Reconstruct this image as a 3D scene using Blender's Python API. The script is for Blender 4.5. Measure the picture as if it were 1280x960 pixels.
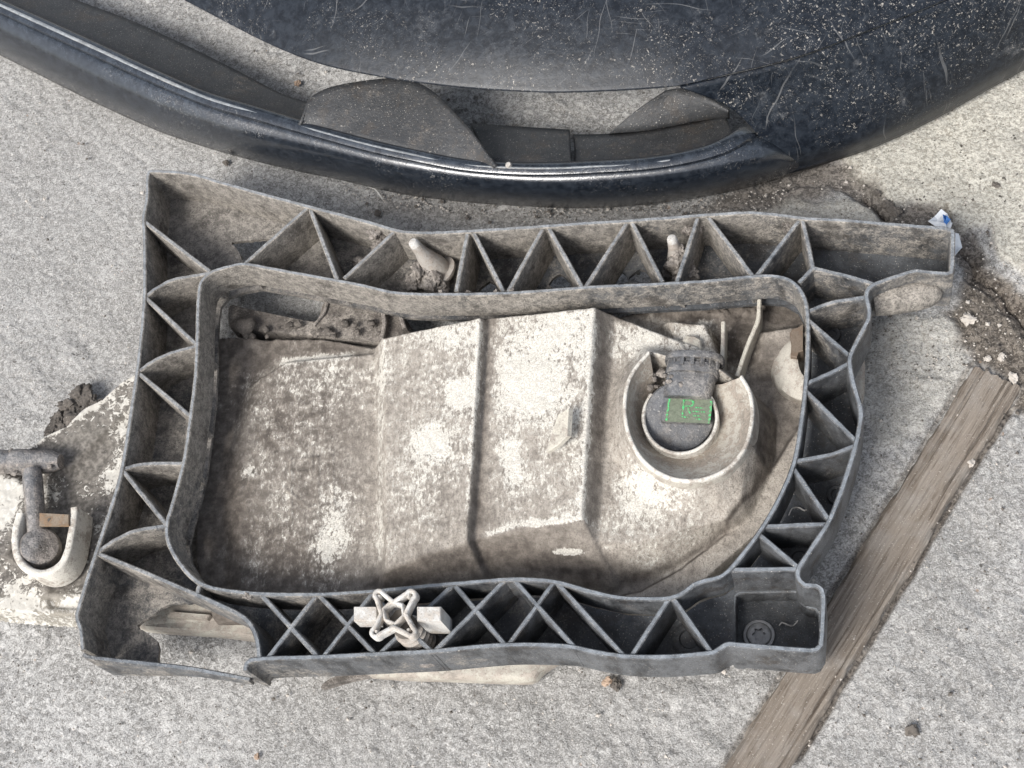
import bpy, bmesh, math, random
import numpy as np
from mathutils import Matrix, Vector, noise as mnoise
from mathutils.geometry import tessellate_polygon

random.seed(7)
RNG = np.random.RandomState(11)
SC = bpy.context.scene
for o in list(bpy.data.objects):
    bpy.data.objects.remove(o)
COL = SC.collection

# ------------------------------------------------------------------ camera
F = 1800.0                      # focal length in photograph pixels (1280 wide)
NAD = (1060.0, 1350.0)          # where plumb lines converge in the photograph
ZT = 0.072                      # height of the bracket's upper rim
DIST = 0.90
_d = np.array([(NAD[0] - 640) / F, -(NAD[1] - 480) / F, -1.0]); _d /= np.linalg.norm(_d)
_z = -_d
_x = np.array([1.0, 0, 0]); _x = _x - _x.dot(_z) * _z; _x /= np.linalg.norm(_x)
_y = np.cross(_z, _x)
ROT = np.array([_x, _y, _z])    # camera axes -> world
CAM = np.array([0, 0, ZT]) - DIST * (ROT @ np.array([0, 0, -1.0]))

def P(px, py, z):
    """world point at height z seen at photograph pixel px, py"""
    v = ROT @ np.array([(px - 640) / F, -(py - 480) / F, -1.0])
    t = (z - CAM[2]) / v[2]
    return CAM + v * t

def PX(X, Y, Z):
    """photograph pixel of world points (arrays)"""
    d = np.stack([X - CAM[0], Y - CAM[1], Z - CAM[2]], -1) @ ROT
    return 640 - F * d[..., 0] / d[..., 2], 480 + F * d[..., 1] / d[..., 2]

cam = bpy.data.cameras.new('camera')
cam.sensor_width = 36.0
cam.lens = F / 1280 * 36
cam.clip_start = 0.01
cam.clip_end = 100
camo = bpy.data.objects.new('camera', cam)
COL.objects.link(camo)
m = Matrix.Identity(4)
for i in range(3):
    for j in range(3):
        m[i][j] = ROT[i][j]
    m[i][3] = CAM[i]
camo.matrix_world = m
SC.camera = camo

# ------------------------------------------------------------------ light: bright overcast, soft sun from the lower left
SUN_AZ = math.radians(233)      # direction the light comes from, counter-clockwise from +X
SUN_EL = math.radians(48)
world = bpy.data.worlds.new('World')
SC.world = world
world.use_nodes = True
nt = world.node_tree
nt.nodes.clear()
sky = nt.nodes.new('ShaderNodeTexSky')
sky.sky_type = 'NISHITA'
sky.sun_disc = False
sky.sun_elevation = SUN_EL
sky.sun_rotation = math.pi / 2 - SUN_AZ
sky.dust_density = 3.0
hs = nt.nodes.new('ShaderNodeHueSaturation')
hs.inputs['Saturation'].default_value = 0.48
bg = nt.nodes.new('ShaderNodeBackground')
bg.inputs['Strength'].default_value = 0.075
wo = nt.nodes.new('ShaderNodeOutputWorld')
nt.links.new(sky.outputs[0], hs.inputs['Color'])
nt.links.new(hs.outputs[0], bg.inputs['Color'])
nt.links.new(bg.outputs[0], wo.inputs['Surface'])
sun = bpy.data.lights.new('sun', 'SUN')
sun.energy = 1.5
sun.angle = math.radians(24)
sun.color = (1.0, 0.972, 0.935)
suno = bpy.data.objects.new('sun', sun)
COL.objects.link(suno)
sd = Vector((math.cos(SUN_AZ) * math.cos(SUN_EL), math.sin(SUN_AZ) * math.cos(SUN_EL), math.sin(SUN_EL)))
suno.rotation_euler = sd.to_track_quat('Z', 'Y').to_euler()
suno.location = (0, 0, 2)

SC.view_settings.view_transform = 'Standard'
SC.view_settings.look = 'None'
SC.view_settings.gamma = 1
SC.view_settings.exposure = 1.36
SC.view_settings.use_curve_mapping = False
SC.render.resolution_x = 1024
SC.render.resolution_y = 768

# ------------------------------------------------------------------ noise and geometry helpers
def vnoise(x, y, freq, seed):
    """smooth 2-D value noise in 0..1"""
    r = np.random.RandomState(seed).rand(256, 256)
    u = x * freq; v = y * freq
    i = np.floor(u).astype(int); j = np.floor(v).astype(int)
    fu = u - i; fv = v - j
    fu = fu * fu * (3 - 2 * fu); fv = fv * fv * (3 - 2 * fv)
    a = r[i % 256, j % 256]; b = r[(i + 1) % 256, j % 256]
    c = r[i % 256, (j + 1) % 256]; d = r[(i + 1) % 256, (j + 1) % 256]
    return (a * (1 - fu) + b * fu) * (1 - fv) + (c * (1 - fu) + d * fu) * fv

def fbm(x, y, freq, seed, octaves=4, gain=0.5):
    s = 0; a = 1; t = 0
    for k in range(octaves):
        s = s + a * vnoise(x + 3.1 * k, y - 1.7 * k, freq * 2 ** k, seed + k)
        t += a; a *= gain
    return s / t

def sstep(a, b, v):
    t = np.clip((v - a) / (b - a), 0, 1)
    return t * t * (3 - 2 * t)

def smax(a, b, k):
    h = np.clip(0.5 + 0.5 * (a - b) / k, 0, 1)
    return b * (1 - h) + a * h + k * h * (1 - h)

def sdf(poly, X, Y):
    """signed distance to a polygon, negative inside"""
    p = np.asarray(poly, float)
    d = np.full(X.shape, 1e9); ins = np.zeros(X.shape, bool)
    n = len(p)
    for i in range(n):
        ax, ay = p[i]; bx, by = p[(i + 1) % n]
        ex, ey = bx - ax, by - ay
        t = np.clip(((X - ax) * ex + (Y - ay) * ey) / (ex * ex + ey * ey + 1e-18), 0, 1)
        d = np.minimum(d, np.hypot(X - ax - t * ex, Y - ay - t * ey))
        c = ((ay > Y) != (by > Y))
        with np.errstate(divide='ignore', invalid='ignore'):
            xi = ex * (Y - ay) / (ey if ey != 0 else 1e-12) + ax
        ins ^= c & (X < xi)
    return np.where(ins, -d, d)

def ldist(pts, X, Y):
    """distance to a polyline"""
    d = np.full(np.shape(X), 1e9)
    for (ax, ay), (bx, by) in zip(pts[:-1], pts[1:]):
        ex, ey = bx - ax, by - ay
        t = np.clip(((X - ax) * ex + (Y - ay) * ey) / (ex * ex + ey * ey + 1e-18), 0, 1)
        d = np.minimum(d, np.hypot(X - ax - t * ex, Y - ay - t * ey))
    return d

def cr(pts, step=0.003, closed=False):
    """Catmull-Rom resampling of n-D points"""
    p = [np.asarray(q, float) for q in pts]
    n = len(p); out = []
    for i in range(n if closed else n - 1):
        p1 = p[i]; p2 = p[(i + 1) % n]
        p0 = p[i - 1] if (closed or i > 0) else p1 * 2 - p2
        p3 = p[(i + 2) % n] if (closed or i + 2 < n) else p2 * 2 - p1
        L = np.linalg.norm((p2 - p1)[:3])
        k = max(1, int(math.ceil(L / step)))
        # centripetal-ish: limit tangents so that close points give crisp corners
        m1 = (p2 - p0) * 0.5; m2 = (p3 - p1) * 0.5
        l1 = np.linalg.norm(m1) + 1e-9; l2 = np.linalg.norm(m2) + 1e-9
        m1 = m1 * min(1, L / l1); m2 = m2 * min(1, L / l2)
        for s in range(k):
            t = s / k
            out.append((2*t**3-3*t*t+1)*p1 + (t**3-2*t*t+t)*m1 + (-2*t**3+3*t*t)*p2 + (t**3-t*t)*m2)
    if not closed:
        out.append(p[-1])
    return out

class MB:
    def __init__(s):
        s.v = []; s.f = []
    def add(s, V, Fc):
        b = len(s.v)
        s.v.extend([tuple(map(float, q)) for q in V])
        s.f.extend([tuple(i + b for i in q) for q in Fc])
    def wall(s, path, zbot, t, closed=False, ch=0.0006, draft=1.15, jit=0.0):
        """a standing wall along path (x, y, ztop)"""
        p = [np.asarray(q, float) for q in path]
        n = len(p); nor = []
        for i in range(n):
            a = p[i - 1] if (closed or i > 0) else p[i]
            c = p[(i + 1) % n] if (closed or i < n - 1) else p[i]
            e1 = (p[i] - a)[:2]; e2 = (c - p[i])[:2]
            l1 = np.linalg.norm(e1); l2 = np.linalg.norm(e2)
            e1 = e1 / l1 if l1 > 1e-9 else (e2 / l2 if l2 > 1e-9 else np.array([1., 0]))
            e2 = e2 / l2 if l2 > 1e-9 else e1
            n1 = np.array([-e1[1], e1[0]]); n2 = np.array([-e2[1], e2[0]])
            mm = n1 + n2; q = np.linalg.norm(mm)
            mm = n1 if q < 1e-6 else mm / q
            nor.append(mm / max(0.6, mm.dot(n1)))
        V = []; Fc = []
        for i in range(n):
            zt = p[i][2]; zb = zbot[i] if hasattr(zbot, '__len__') else zbot
            zt += jit * (random.random() - 0.5) * 1.6
            tt = t * (1 + (random.random() - 0.5) * (120 * jit))
            h = tt / 2
            for o, z in ((-h * draft, zb), (-h, zt - ch), (-h + ch, zt), (h - ch, zt), (h, zt - ch), (h * draft, zb)):
                V.append((p[i][0] + nor[i][0] * o, p[i][1] + nor[i][1] * o, z))
        for i in range(n if closed else n - 1):
            a = i * 6; b = ((i + 1) % n) * 6
            for k in range(6):
                l = (k + 1) % 6
                Fc.append((a + k, a + l, b + l, b + k))
        if not closed:
            Fc.append(tuple(range(5, -1, -1)))
            Fc.append(tuple((n - 1) * 6 + k for k in range(6)))
        s.add(V, Fc)
        return s
    def loft(s, rows, closed=False, caps=False):
        n = len(rows[0]); V = []; Fc = []
        for r in rows:
            V.extend(r)
        for i in range(len(rows) - 1):
            for j in range(n if closed else n - 1):
                k = (j + 1) % n
                Fc.append((i * n + j, i * n + k, (i + 1) * n + k, (i + 1) * n + j))
        if caps:
            Fc.append(tuple(range(n - 1, -1, -1)))
            Fc.append(tuple((len(rows) - 1) * n + j for j in range(n)))
        s.add(V, Fc)
        return s
    def lathe(s, p0, p1, prof, n=24, caps=True, side=None, a0=0.0, a1=2 * math.pi):
        p0 = np.asarray(p0, float); p1 = np.asarray(p1, float)
        ax = p1 - p0; L = np.linalg.norm(ax); ax = ax / L
        u = np.array([1., 0, 0]) if side is None else np.asarray(side, float)
        u = u - u.dot(ax) * ax; u /= np.linalg.norm(u); w = np.cross(ax, u)
        full = abs(a1 - a0 - 2 * math.pi) < 1e-6
        rows = []
        for q, r in prof:
            c = p0 + ax * (L * q)
            rows.append([c + r * (math.cos(a) * u + math.sin(a) * w) for a in
                         [a0 + (a1 - a0) * k / (n if full else n - 1) for k in range(n)]])
        s.loft(rows, closed=full, caps=caps)
        return s
    def prism(s, pts, ztop, zbot, ch=0.0, wob=0.0):
        """extruded outline of (x, y); ztop may vary per point"""
        n = len(pts)
        zt = ztop if hasattr(ztop, '__len__') else [ztop] * n
        c = np.mean(np.array(pts), 0)
        rows = [[(q[0], q[1], zbot) for q in pts]]
        if ch:
            rows.append([(q[0], q[1], zt[i] - ch) for i, q in enumerate(pts)])
            r = []
            for i, q in enumerate(pts):
                d = c - np.array(q); d = d / (np.linalg.norm(d) + 1e-9)
                r.append((q[0] + d[0] * ch, q[1] + d[1] * ch, zt[i]))
            rows.append(r)
        else:
            rows.append([(q[0], q[1], zt[i]) for i, q in enumerate(pts)])
        b = len(s.v)
        s.loft(rows, closed=True)
        top = [Vector((q[0], q[1], 0)) for q in rows[-1]]
        tr = tessellate_polygon([top])
        o = b + (len(rows) - 1) * n
        for t in tr:
            s.f.append(tuple(o + k for k in t))
            s.f.append(tuple(b + k for k in reversed(t)))
        return s
    def box(s, c, ux, uy, uz, ch=0.0):
        """box from centre and three half vectors, bevelled by ch (m)"""
        c, ux, uy, uz = [np.asarray(q, float) for q in (c, ux, uy, uz)]
        lx, ly, lz = [np.linalg.norm(q) for q in (ux, uy, uz)]
        if ch <= 0:
            V = [c + a * ux + b * uy + d * uz for d in (-1, 1) for a, b in ((-1, -1), (1, -1), (1, 1), (-1, 1))]
            s.add(V, [(3, 2, 1, 0), (4, 5, 6, 7), (0, 1, 5, 4), (1, 2, 6, 5), (2, 3, 7, 6), (3, 0, 4, 7)])
            return s
        bm = bmesh.new()
        bmesh.ops.create_cube(bm, size=2)
        for v in bm.verts:
            q = c + v.co.x * ux + v.co.y * uy + v.co.z * uz
            v.co = q
        bmesh.ops.bevel(bm, geom=bm.edges[:], offset=ch, segments=2, affect='EDGES', profile=0.6)
        bm.verts.index_update()
        s.add([v.co[:] for v in bm.verts], [[v.index for v in f.verts] for f in bm.faces])
        bm.free()
        return s
    def build(s, name, mat, parent=None, smooth=35, mods=None):
        me = bpy.data.meshes.new(name)
        me.from_pydata(s.v, [], s.f)
        me.update()
        bm = bmesh.new(); bm.from_mesh(me)
        bmesh.ops.recalc_face_normals(bm, faces=bm.faces[:])
        bm.to_mesh(me); bm.free()
        me.materials.append(mat)
        if smooth:
            me.shade_smooth()
            me.set_sharp_from_angle(angle=math.radians(smooth))
        o = bpy.data.objects.new(name, me)
        COL.objects.link(o)
        attach(o, parent)
        return o

def attach(o, parent):
    if parent is not None:
        o.parent = parent
        if parent.parent is None and parent.type == 'EMPTY':
            o.location = -Vector(parent.location)

def thing(name, label, cat, loc, group=None):
    o = bpy.data.objects.new(name, None)
    o.empty_display_size = 0.02
    COL.objects.link(o)
    o.location = Vector([float(q) for q in loc])
    return tag(o, label, cat, group)

def tag(o, label, cat=None, group=None, kind=None):
    if label: o['label'] = label
    if cat: o['category'] = cat
    if group: o['group'] = group
    if kind: o['kind'] = kind
    return o

def grid_object(name, X, Y, Z, keep, mat, parent=None, attrs=None):
    """mesh from 2-D arrays; keep = mask over cells"""
    n0, n1 = X.shape
    idx = np.arange(n0 * n1).reshape(n0, n1)
    q = np.stack([idx[:-1, :-1], idx[1:, :-1], idx[1:, 1:], idx[:-1, 1:]], -1)
    q = q[keep] if keep is not None else q.reshape(-1, 4)
    used = np.zeros(n0 * n1, bool); used[q.ravel()] = True
    remap = np.cumsum(used) - 1
    co = np.stack([X, Y, Z], -1).reshape(-1, 3)[used].astype(np.float32)
    q = remap[q]
    me = bpy.data.meshes.new(name)
    me.vertices.add(len(co)); me.vertices.foreach_set('co', co.ravel())
    me.loops.add(q.size); me.loops.foreach_set('vertex_index', q.ravel().astype(np.int32))
    me.polygons.add(len(q)); me.polygons.foreach_set('loop_start', np.arange(0, q.size, 4, dtype=np.int32))
    me.update(calc_edges=True)
    for k, a in (attrs or {}).items():
        at = me.attributes.new(k, 'FLOAT', 'POINT')
        at.data.foreach_set('value', np.ascontiguousarray(a.reshape(-1)[used], dtype=np.float32))
    me.materials.append(mat)
    me.shade_smooth()
    o = bpy.data.objects.new(name, me)
    COL.objects.link(o)
    attach(o, parent)
    return o

def blur(h, r):
    k = int(max(1, math.ceil(r * 2)))
    w = np.exp(-0.5 * (np.arange(-k, k + 1) / r) ** 2); w /= w.sum()
    for ax in (0, 1):
        pad = [(k, k) if a == ax else (0, 0) for a in (0, 1)]
        hp = np.pad(h, pad, mode='edge')
        out = np.zeros_like(h)
        for i, c in enumerate(w):
            out += c * (hp[i:i + h.shape[0], :] if ax == 0 else hp[:, i:i + h.shape[1]])
        h = out
    return h

# ------------------------------------------------------------------ materials
class Mat:
    """tiny node builder"""
    def __init__(s, name):
        s.m = bpy.data.materials.new(name); s.m.use_nodes = True
        s.t = s.m.node_tree; s.t.nodes.clear()
        s.out = s.t.nodes.new('ShaderNodeOutputMaterial')
        s.b = s.t.nodes.new('ShaderNodeBsdfPrincipled')
        s.t.links.new(s.b.outputs[0], s.out.inputs[0])
        g = s.t.nodes.new('ShaderNodeNewGeometry')
        s.pos = g.outputs['Position']; s.nor = g.outputs['Normal']
    def set(s, sock, v):
        if hasattr(v, 'links'): s.t.links.new(v, sock)
        elif isinstance(v, (tuple, list)) and len(v) == 3 and sock.type == 'RGBA': sock.default_value = (*v, 1)
        else: sock.default_value = v
    def noise(s, scale, detail=4, rough=0.55, vec=None, dist=0.0, out=0):
        n = s.t.nodes.new('ShaderNodeTexNoise')
        s.set(n.inputs['Vector'], vec or s.pos)
        n.inputs['Scale'].default_value = scale; n.inputs['Detail'].default_value = detail
        n.inputs['Roughness'].default_value = rough; n.inputs['Distortion'].default_value = dist
        return n.outputs[out]
    def voro(s, scale, feature='F1', vec=None, out='Distance', rnd=1.0):
        n = s.t.nodes.new('ShaderNodeTexVoronoi'); n.feature = feature
        s.set(n.inputs['Vector'], vec or s.pos)
        n.inputs['Scale'].default_value = scale; n.inputs['Randomness'].default_value = rnd
        return n.outputs[out]
    def mapping(s, scale=(1, 1, 1), rot=(0, 0, 0), loc=(0, 0, 0), vec=None):
        n = s.t.nodes.new('ShaderNodeMapping')
        s.set(n.inputs['Vector'], vec or s.pos)
        n.inputs['Scale'].default_value = scale; n.inputs['Rotation'].default_value = rot; n.inputs['Location'].default_value = loc
        return n.outputs[0]
    def math(s, op, a, b=None, c=None, clamp=False):
        n = s.t.nodes.new('ShaderNodeMath'); n.operation = op; n.use_clamp = clamp
        for i, q in enumerate((a, b, c)):
            if q is not None: s.set(n.inputs[i], q)
        return n.outputs[0]
    def ramp(s, v, lo, hi, a=0.0, b=1.0):
        n = s.t.nodes.new('ShaderNodeMapRange'); n.interpolation_type = 'SMOOTHSTEP'
        s.set(n.inputs['Value'], v); s.set(n.inputs['From Min'], lo); s.set(n.inputs['From Max'], hi)
        s.set(n.inputs['To Min'], a); s.set(n.inputs['To Max'], b)
        return n.outputs[0]
    def mix(s, f, a, b, mode='MIX'):
        n = s.t.nodes.new('ShaderNodeMix'); n.data_type = 'RGBA'; n.blend_type = mode
        s.set(n.inputs[0], f); s.set(n.inputs[6], a); s.set(n.inputs[7], b)
        return n.outputs[2]
    def attr(s, name):
        n = s.t.nodes.new('ShaderNodeAttribute'); n.attribute_name = name
        return n.outputs['Fac']
    def sep(s, v, k):
        n = s.t.nodes.new('ShaderNodeSeparateXYZ'); s.set(n.inputs[0], v)
        return n.outputs[k]
    def bump(s, h, strength, dist=0.001, prev=None):
        n = s.t.nodes.new('ShaderNodeBump')
        s.set(n.inputs['Height'], h); n.inputs['Strength'].default_value = strength; n.inputs['Distance'].default_value = dist
        if prev is not None: s.set(n.inputs['Normal'], prev)
        return n.outputs[0]
    def done(s, color, rough, normal=None, spec=0.5, **kw):
        s.set(s.b.inputs['Base Color'], color); s.set(s.b.inputs['Roughness'], rough)
        s.set(s.b.inputs['Specular IOR Level'], spec)
        if normal is not None: s.set(s.b.inputs['Normal'], normal)
        for k, v in kw.items(): s.set(s.b.inputs[k], v)
        return s.m

def m_plastic(name, base=(0.028, 0.030, 0.033), film=(0.140, 0.147, 0.156), dust=(0.375, 0.343, 0.30), amount=0.5, gx=0.0, gy=0.0, rough=0.5, top=(0.215, 0.238, 0.262), topamt=0.7, filmamt=0.75):
    """dusty black plastic: a grey film everywhere, beige dust thicker towards -x / +y, grains and pale crumbs"""
    M = Mat(name)
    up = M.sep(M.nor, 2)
    n1 = M.noise(26, 5, 0.62); n2 = M.noise(210, 5, 0.7, dist=0.5); n3 = M.noise(800, 3, 0.65); n4 = M.noise(75, 4, 0.65, vec=M.mapping((1, 1, 0.45)))
    f = M.math('MULTIPLY_ADD', n1, 0.75, M.math('MULTIPLY', n2, 0.45))
    f = M.math('MULTIPLY_ADD', n3, 0.30, f)
    f = M.math('MULTIPLY_ADD', n4, 0.40, f)
    g = M.math('MULTIPLY_ADD', M.sep(M.pos, 0), gx, M.math('MULTIPLY', M.sep(M.pos, 1), gy))
    f = M.math('ADD', f, g)
    lo = 1.24 - amount * 0.72
    mask = M.ramp(f, lo, lo + 0.30)
    c = M.mix(M.math('MULTIPLY', M.ramp(n4, 0.28, 0.62), filmamt), base, film)
    dcol = M.mix(M.ramp(n2, 0.36, 0.64), tuple(q * 0.5 for q in dust), dust)
    c = M.mix(M.math('MULTIPLY', mask, 0.9), c, dcol)
    dk = M.math('MULTIPLY', M.ramp(n3, 0.50, 0.36), 0.55)
    c = M.mix(dk, c, (0.05, 0.046, 0.042))
    stain = M.math('MULTIPLY', M.ramp(M.noise(48, 5, 0.7, vec=M.mapping(loc=(4, 2, 9))), 0.52, 0.66), 0.72)
    c = M.mix(stain, c, (0.055, 0.048, 0.042))
    scuff_sheen = M.math('MULTIPLY', M.ramp(up, 0.80, 0.95), M.ramp(n2, 0.25, 0.6, topamt * 0.5, topamt))  # worn top edges, with pale sky light painted on up-facing faces
    c = M.mix(scuff_sheen, c, M.mix(M.ramp(n2, 0.45, 0.65), top, tuple(min(1, q * 1.35) for q in top)))
    spk = M.ramp(M.noise(1000, 2, 0.5), 0.66, 0.71)
    c = M.mix(M.math('MULTIPLY', spk, 0.55), c, (0.55, 0.52, 0.47))
    r = M.math('MULTIPLY_ADD', mask, 0.4, rough, clamp=True)
    h = M.math('ADD', M.math('MULTIPLY', n2, 0.8), M.math('MULTIPLY', n3, M.math('MULTIPLY_ADD', mask, 0.7, 0.3)))
    return M.done(c, r, M.bump(h, 0.7, 0.0013), 0.45)

def m_housing(name):
    """cream moulding under a crust of dried mud; attributes fleck (how much cream shows) and tone (dark mud and painted shade .. pale dust)"""
    M = Mat(name)
    fl = M.attr('fleck'); tn = M.attr('tone')
    n0 = M.noise(38, 4, 0.6); n2 = M.noise(150, 4, 0.65); n3 = M.noise(1100, 3, 0.65)
    n1 = M.noise(420, 4, 0.66, vec=M.mapping((1.35, 0.7, 1)), dist=0.5)
    n5 = M.noise(1.0, 4, 0.65, vec=M.mapping((260, 60, 200)))
    f = M.math('MULTIPLY_ADD', n1, 0.80, M.math('MULTIPLY', n2, 0.42))
    f = M.math('MULTIPLY_ADD', n0, 0.22, f)
    f = M.math('MULTIPLY_ADD', n3, 0.16, f)
    f = M.math('MULTIPLY_ADD', n5, 0.12, f)
    th = M.math('MULTIPLY_ADD', fl, -0.44, 1.20)
    e = M.math('SUBTRACT', f, th)
    mask = M.ramp(e, -0.012, 0.026)
    mud = M.mix(M.ramp(n2, 0.32, 0.7), (0.085, 0.072, 0.061), (0.205, 0.178, 0.152))
    dustc = M.mix(M.ramp(M.math('MULTIPLY_ADD', n2, 0.5, M.math('MULTIPLY', n5, 0.5)), 0.32, 0.68), (0.285, 0.255, 0.22), (0.465, 0.425, 0.37))
    dirt = M.mix(M.math('ADD', tn, M.math('MULTIPLY_ADD', n0, 0.7, -0.35), clamp=True), mud, dustc)
    dirt = M.mix(M.ramp(e, -0.16, -0.02, 0, 0.40), dirt, (0.47, 0.44, 0.39))
    dirt = M.mix(M.ramp(n1, 0.46, 0.36, 0.0, 0.5), dirt, (0.12, 0.105, 0.09))
    dirt = M.mix(M.ramp(n3, 0.50, 0.66, 0.0, 0.5), dirt, (0.09, 0.078, 0.068))
    paint = M.mix(M.ramp(n3, 0.36, 0.62), (0.43, 0.402, 0.35), (0.66, 0.635, 0.575))
    c = M.mix(mask, dirt, paint)
    h = M.math('ADD', M.math('MULTIPLY', mask, -0.25), M.math('ADD', M.math('MULTIPLY', n1, 0.9), M.math('MULTIPLY', n3, 0.5)))
    return M.done(c, M.math('MULTIPLY_ADD', mask, -0.2, 0.85), M.bump(h, 0.75, 0.0010), 0.35)

def m_cream(name, dirt=0.45, base=(0.62, 0.585, 0.5), dcol=(0.2, 0.175, 0.15), fine=300, rough=0.6):
    M = Mat(name)
    n1 = M.noise(70, 4, 0.6); n2 = M.noise(fine, 5, 0.7, dist=0.4); n3 = M.noise(900, 3, 0.65)
    f = M.math('MULTIPLY_ADD', n1, 0.55, M.math('MULTIPLY', n2, 0.55))
    f = M.math('MULTIPLY_ADD', n3, 0.2, f)
    lo = 0.86 - dirt * 0.46
    mask = M.ramp(f, lo, lo + 0.12)
    d2 = M.mix(M.ramp(n2, 0.35, 0.65), dcol, tuple(q * 1.9 for q in dcol))
    b2 = M.mix(M.ramp(n3, 0.35, 0.65), tuple(q * 0.72 for q in base), base)
    c = M.mix(M.math('MULTIPLY', mask, 0.9), b2, d2)
    c = M.mix(M.ramp(n3, 0.52, 0.7, 0, 0.5), c, (0.12, 0.1, 0.085))
    return M.done(c, rough, M.bump(M.math('ADD', n2, M.math('MULTIPLY', n3, 0.5)), 0.55, 0.0009), 0.4)

def m_bumper(name, gloss=0.3, dust=0.35, scratch=True, low=0.0):
    M = Mat(name)
    n1 = M.noise(14, 4, 0.6); n2 = M.noise(180, 5, 0.72, dist=0.4); n3 = M.noise(520, 3, 0.7, dist=0.6); n4 = M.noise(1100, 2, 0.6)
    c = M.mix(M.ramp(n2, 0.35, 0.65), (0.0055, 0.0080, 0.0125), (0.019, 0.024, 0.032))
    st = M.noise(1.0, 4, 0.7, vec=M.mapping((90, 16, 16), (0, 0, 0.1)))
    f = M.math('MULTIPLY_ADD', n1, 0.45, M.math('MULTIPLY', n2, 0.40))
    f = M.math('MULTIPLY_ADD', st, 0.30, f)
    f = M.math('MULTIPLY_ADD', n4, 0.15, f)
    film = M.math('MULTIPLY', M.ramp(f, 0.90 - dust * 0.5, 1.12 - dust * 0.45), 0.30)
    c = M.mix(film, c, (0.18, 0.185, 0.194))
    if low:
        sky_sheen = M.math('MULTIPLY', M.ramp(M.sep(M.nor, 2), 0.55, 0.98), M.ramp(f, 0.55, 0.95, 0.05, 0.45))
        c = M.mix(sky_sheen, c, (0.105, 0.128, 0.158))  # bluish sky reflection painted into the colour of up-facing faces
    # pale crumbs and flakes
    where = M.ramp(M.noise(16, 4, 0.65), 0.42, 0.62)
    if low:
        where = M.math('MAXIMUM', M.math('MULTIPLY', where, 0.3), M.ramp(M.sep(M.pos, 2), 0.036, 0.012))
    crumbs = M.math('MULTIPLY', M.ramp(n3, 0.615, 0.65), where)
    fine = M.math('MULTIPLY', M.ramp(n4, 0.635, 0.69), M.math('MULTIPLY_ADD', where, 0.5, 0.04))
    crumbs = M.math('MAXIMUM', crumbs, fine)
    c = M.mix(M.math('MULTIPLY', crumbs, 0.75), c, (0.46, 0.43, 0.385))
    r = M.math('MULTIPLY_ADD', film, 0.8, gloss, clamp=True)
    if scratch:
        k = 0
        for rz, th in ((0.35, 0.675), (-0.5, 0.68), (1.15, 0.685), (1.75, 0.68), (0.8, 0.685), (-0.05, 0.69)):
            k += 1
            warp = M.t.nodes.new('ShaderNodeVectorMath'); warp.operation = 'MULTIPLY_ADD'
            M.t.links.new(M.noise(24, 2, 0.5, out=1), warp.inputs[0]); warp.inputs[1].default_value = (0.012, 0.012, 0.012); M.t.links.new(M.pos, warp.inputs[2])
            v = M.mapping((1, 1, 1), (0, 0, rz), (k, 0, 0), vec=warp.outputs[0])
            s_ = M.noise(1.0, 2, 0.5, vec=M.mapping((520, 9, 9), vec=v))
            s_ = M.math('MULTIPLY', M.ramp(s_, th, th + 0.025), M.ramp(M.noise(19, 2, vec=M.mapping(loc=(k * 3.3, 2, 1))), 0.47, 0.60))
            c = M.mix(M.math('MULTIPLY', s_, 0.22), c, (0.36, 0.36, 0.355))
        w = M.ramp(M.noise(30, 6, 0.75, vec=M.mapping(loc=(3, 1, 7))), 0.60, 0.78)
        c = M.mix(M.math('MULTIPLY', w, 0.5), c, (0.24, 0.245, 0.25))
    h = M.math('ADD', M.math('MULTIPLY', n2, 0.45), M.math('ADD', M.math('MULTIPLY', n1, 0.6), M.math('MULTIPLY', crumbs, 0.7)))
    return M.done(c, r, M.bump(h, 0.4, 0.001), 0.26 if scratch else 1.0)

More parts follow.
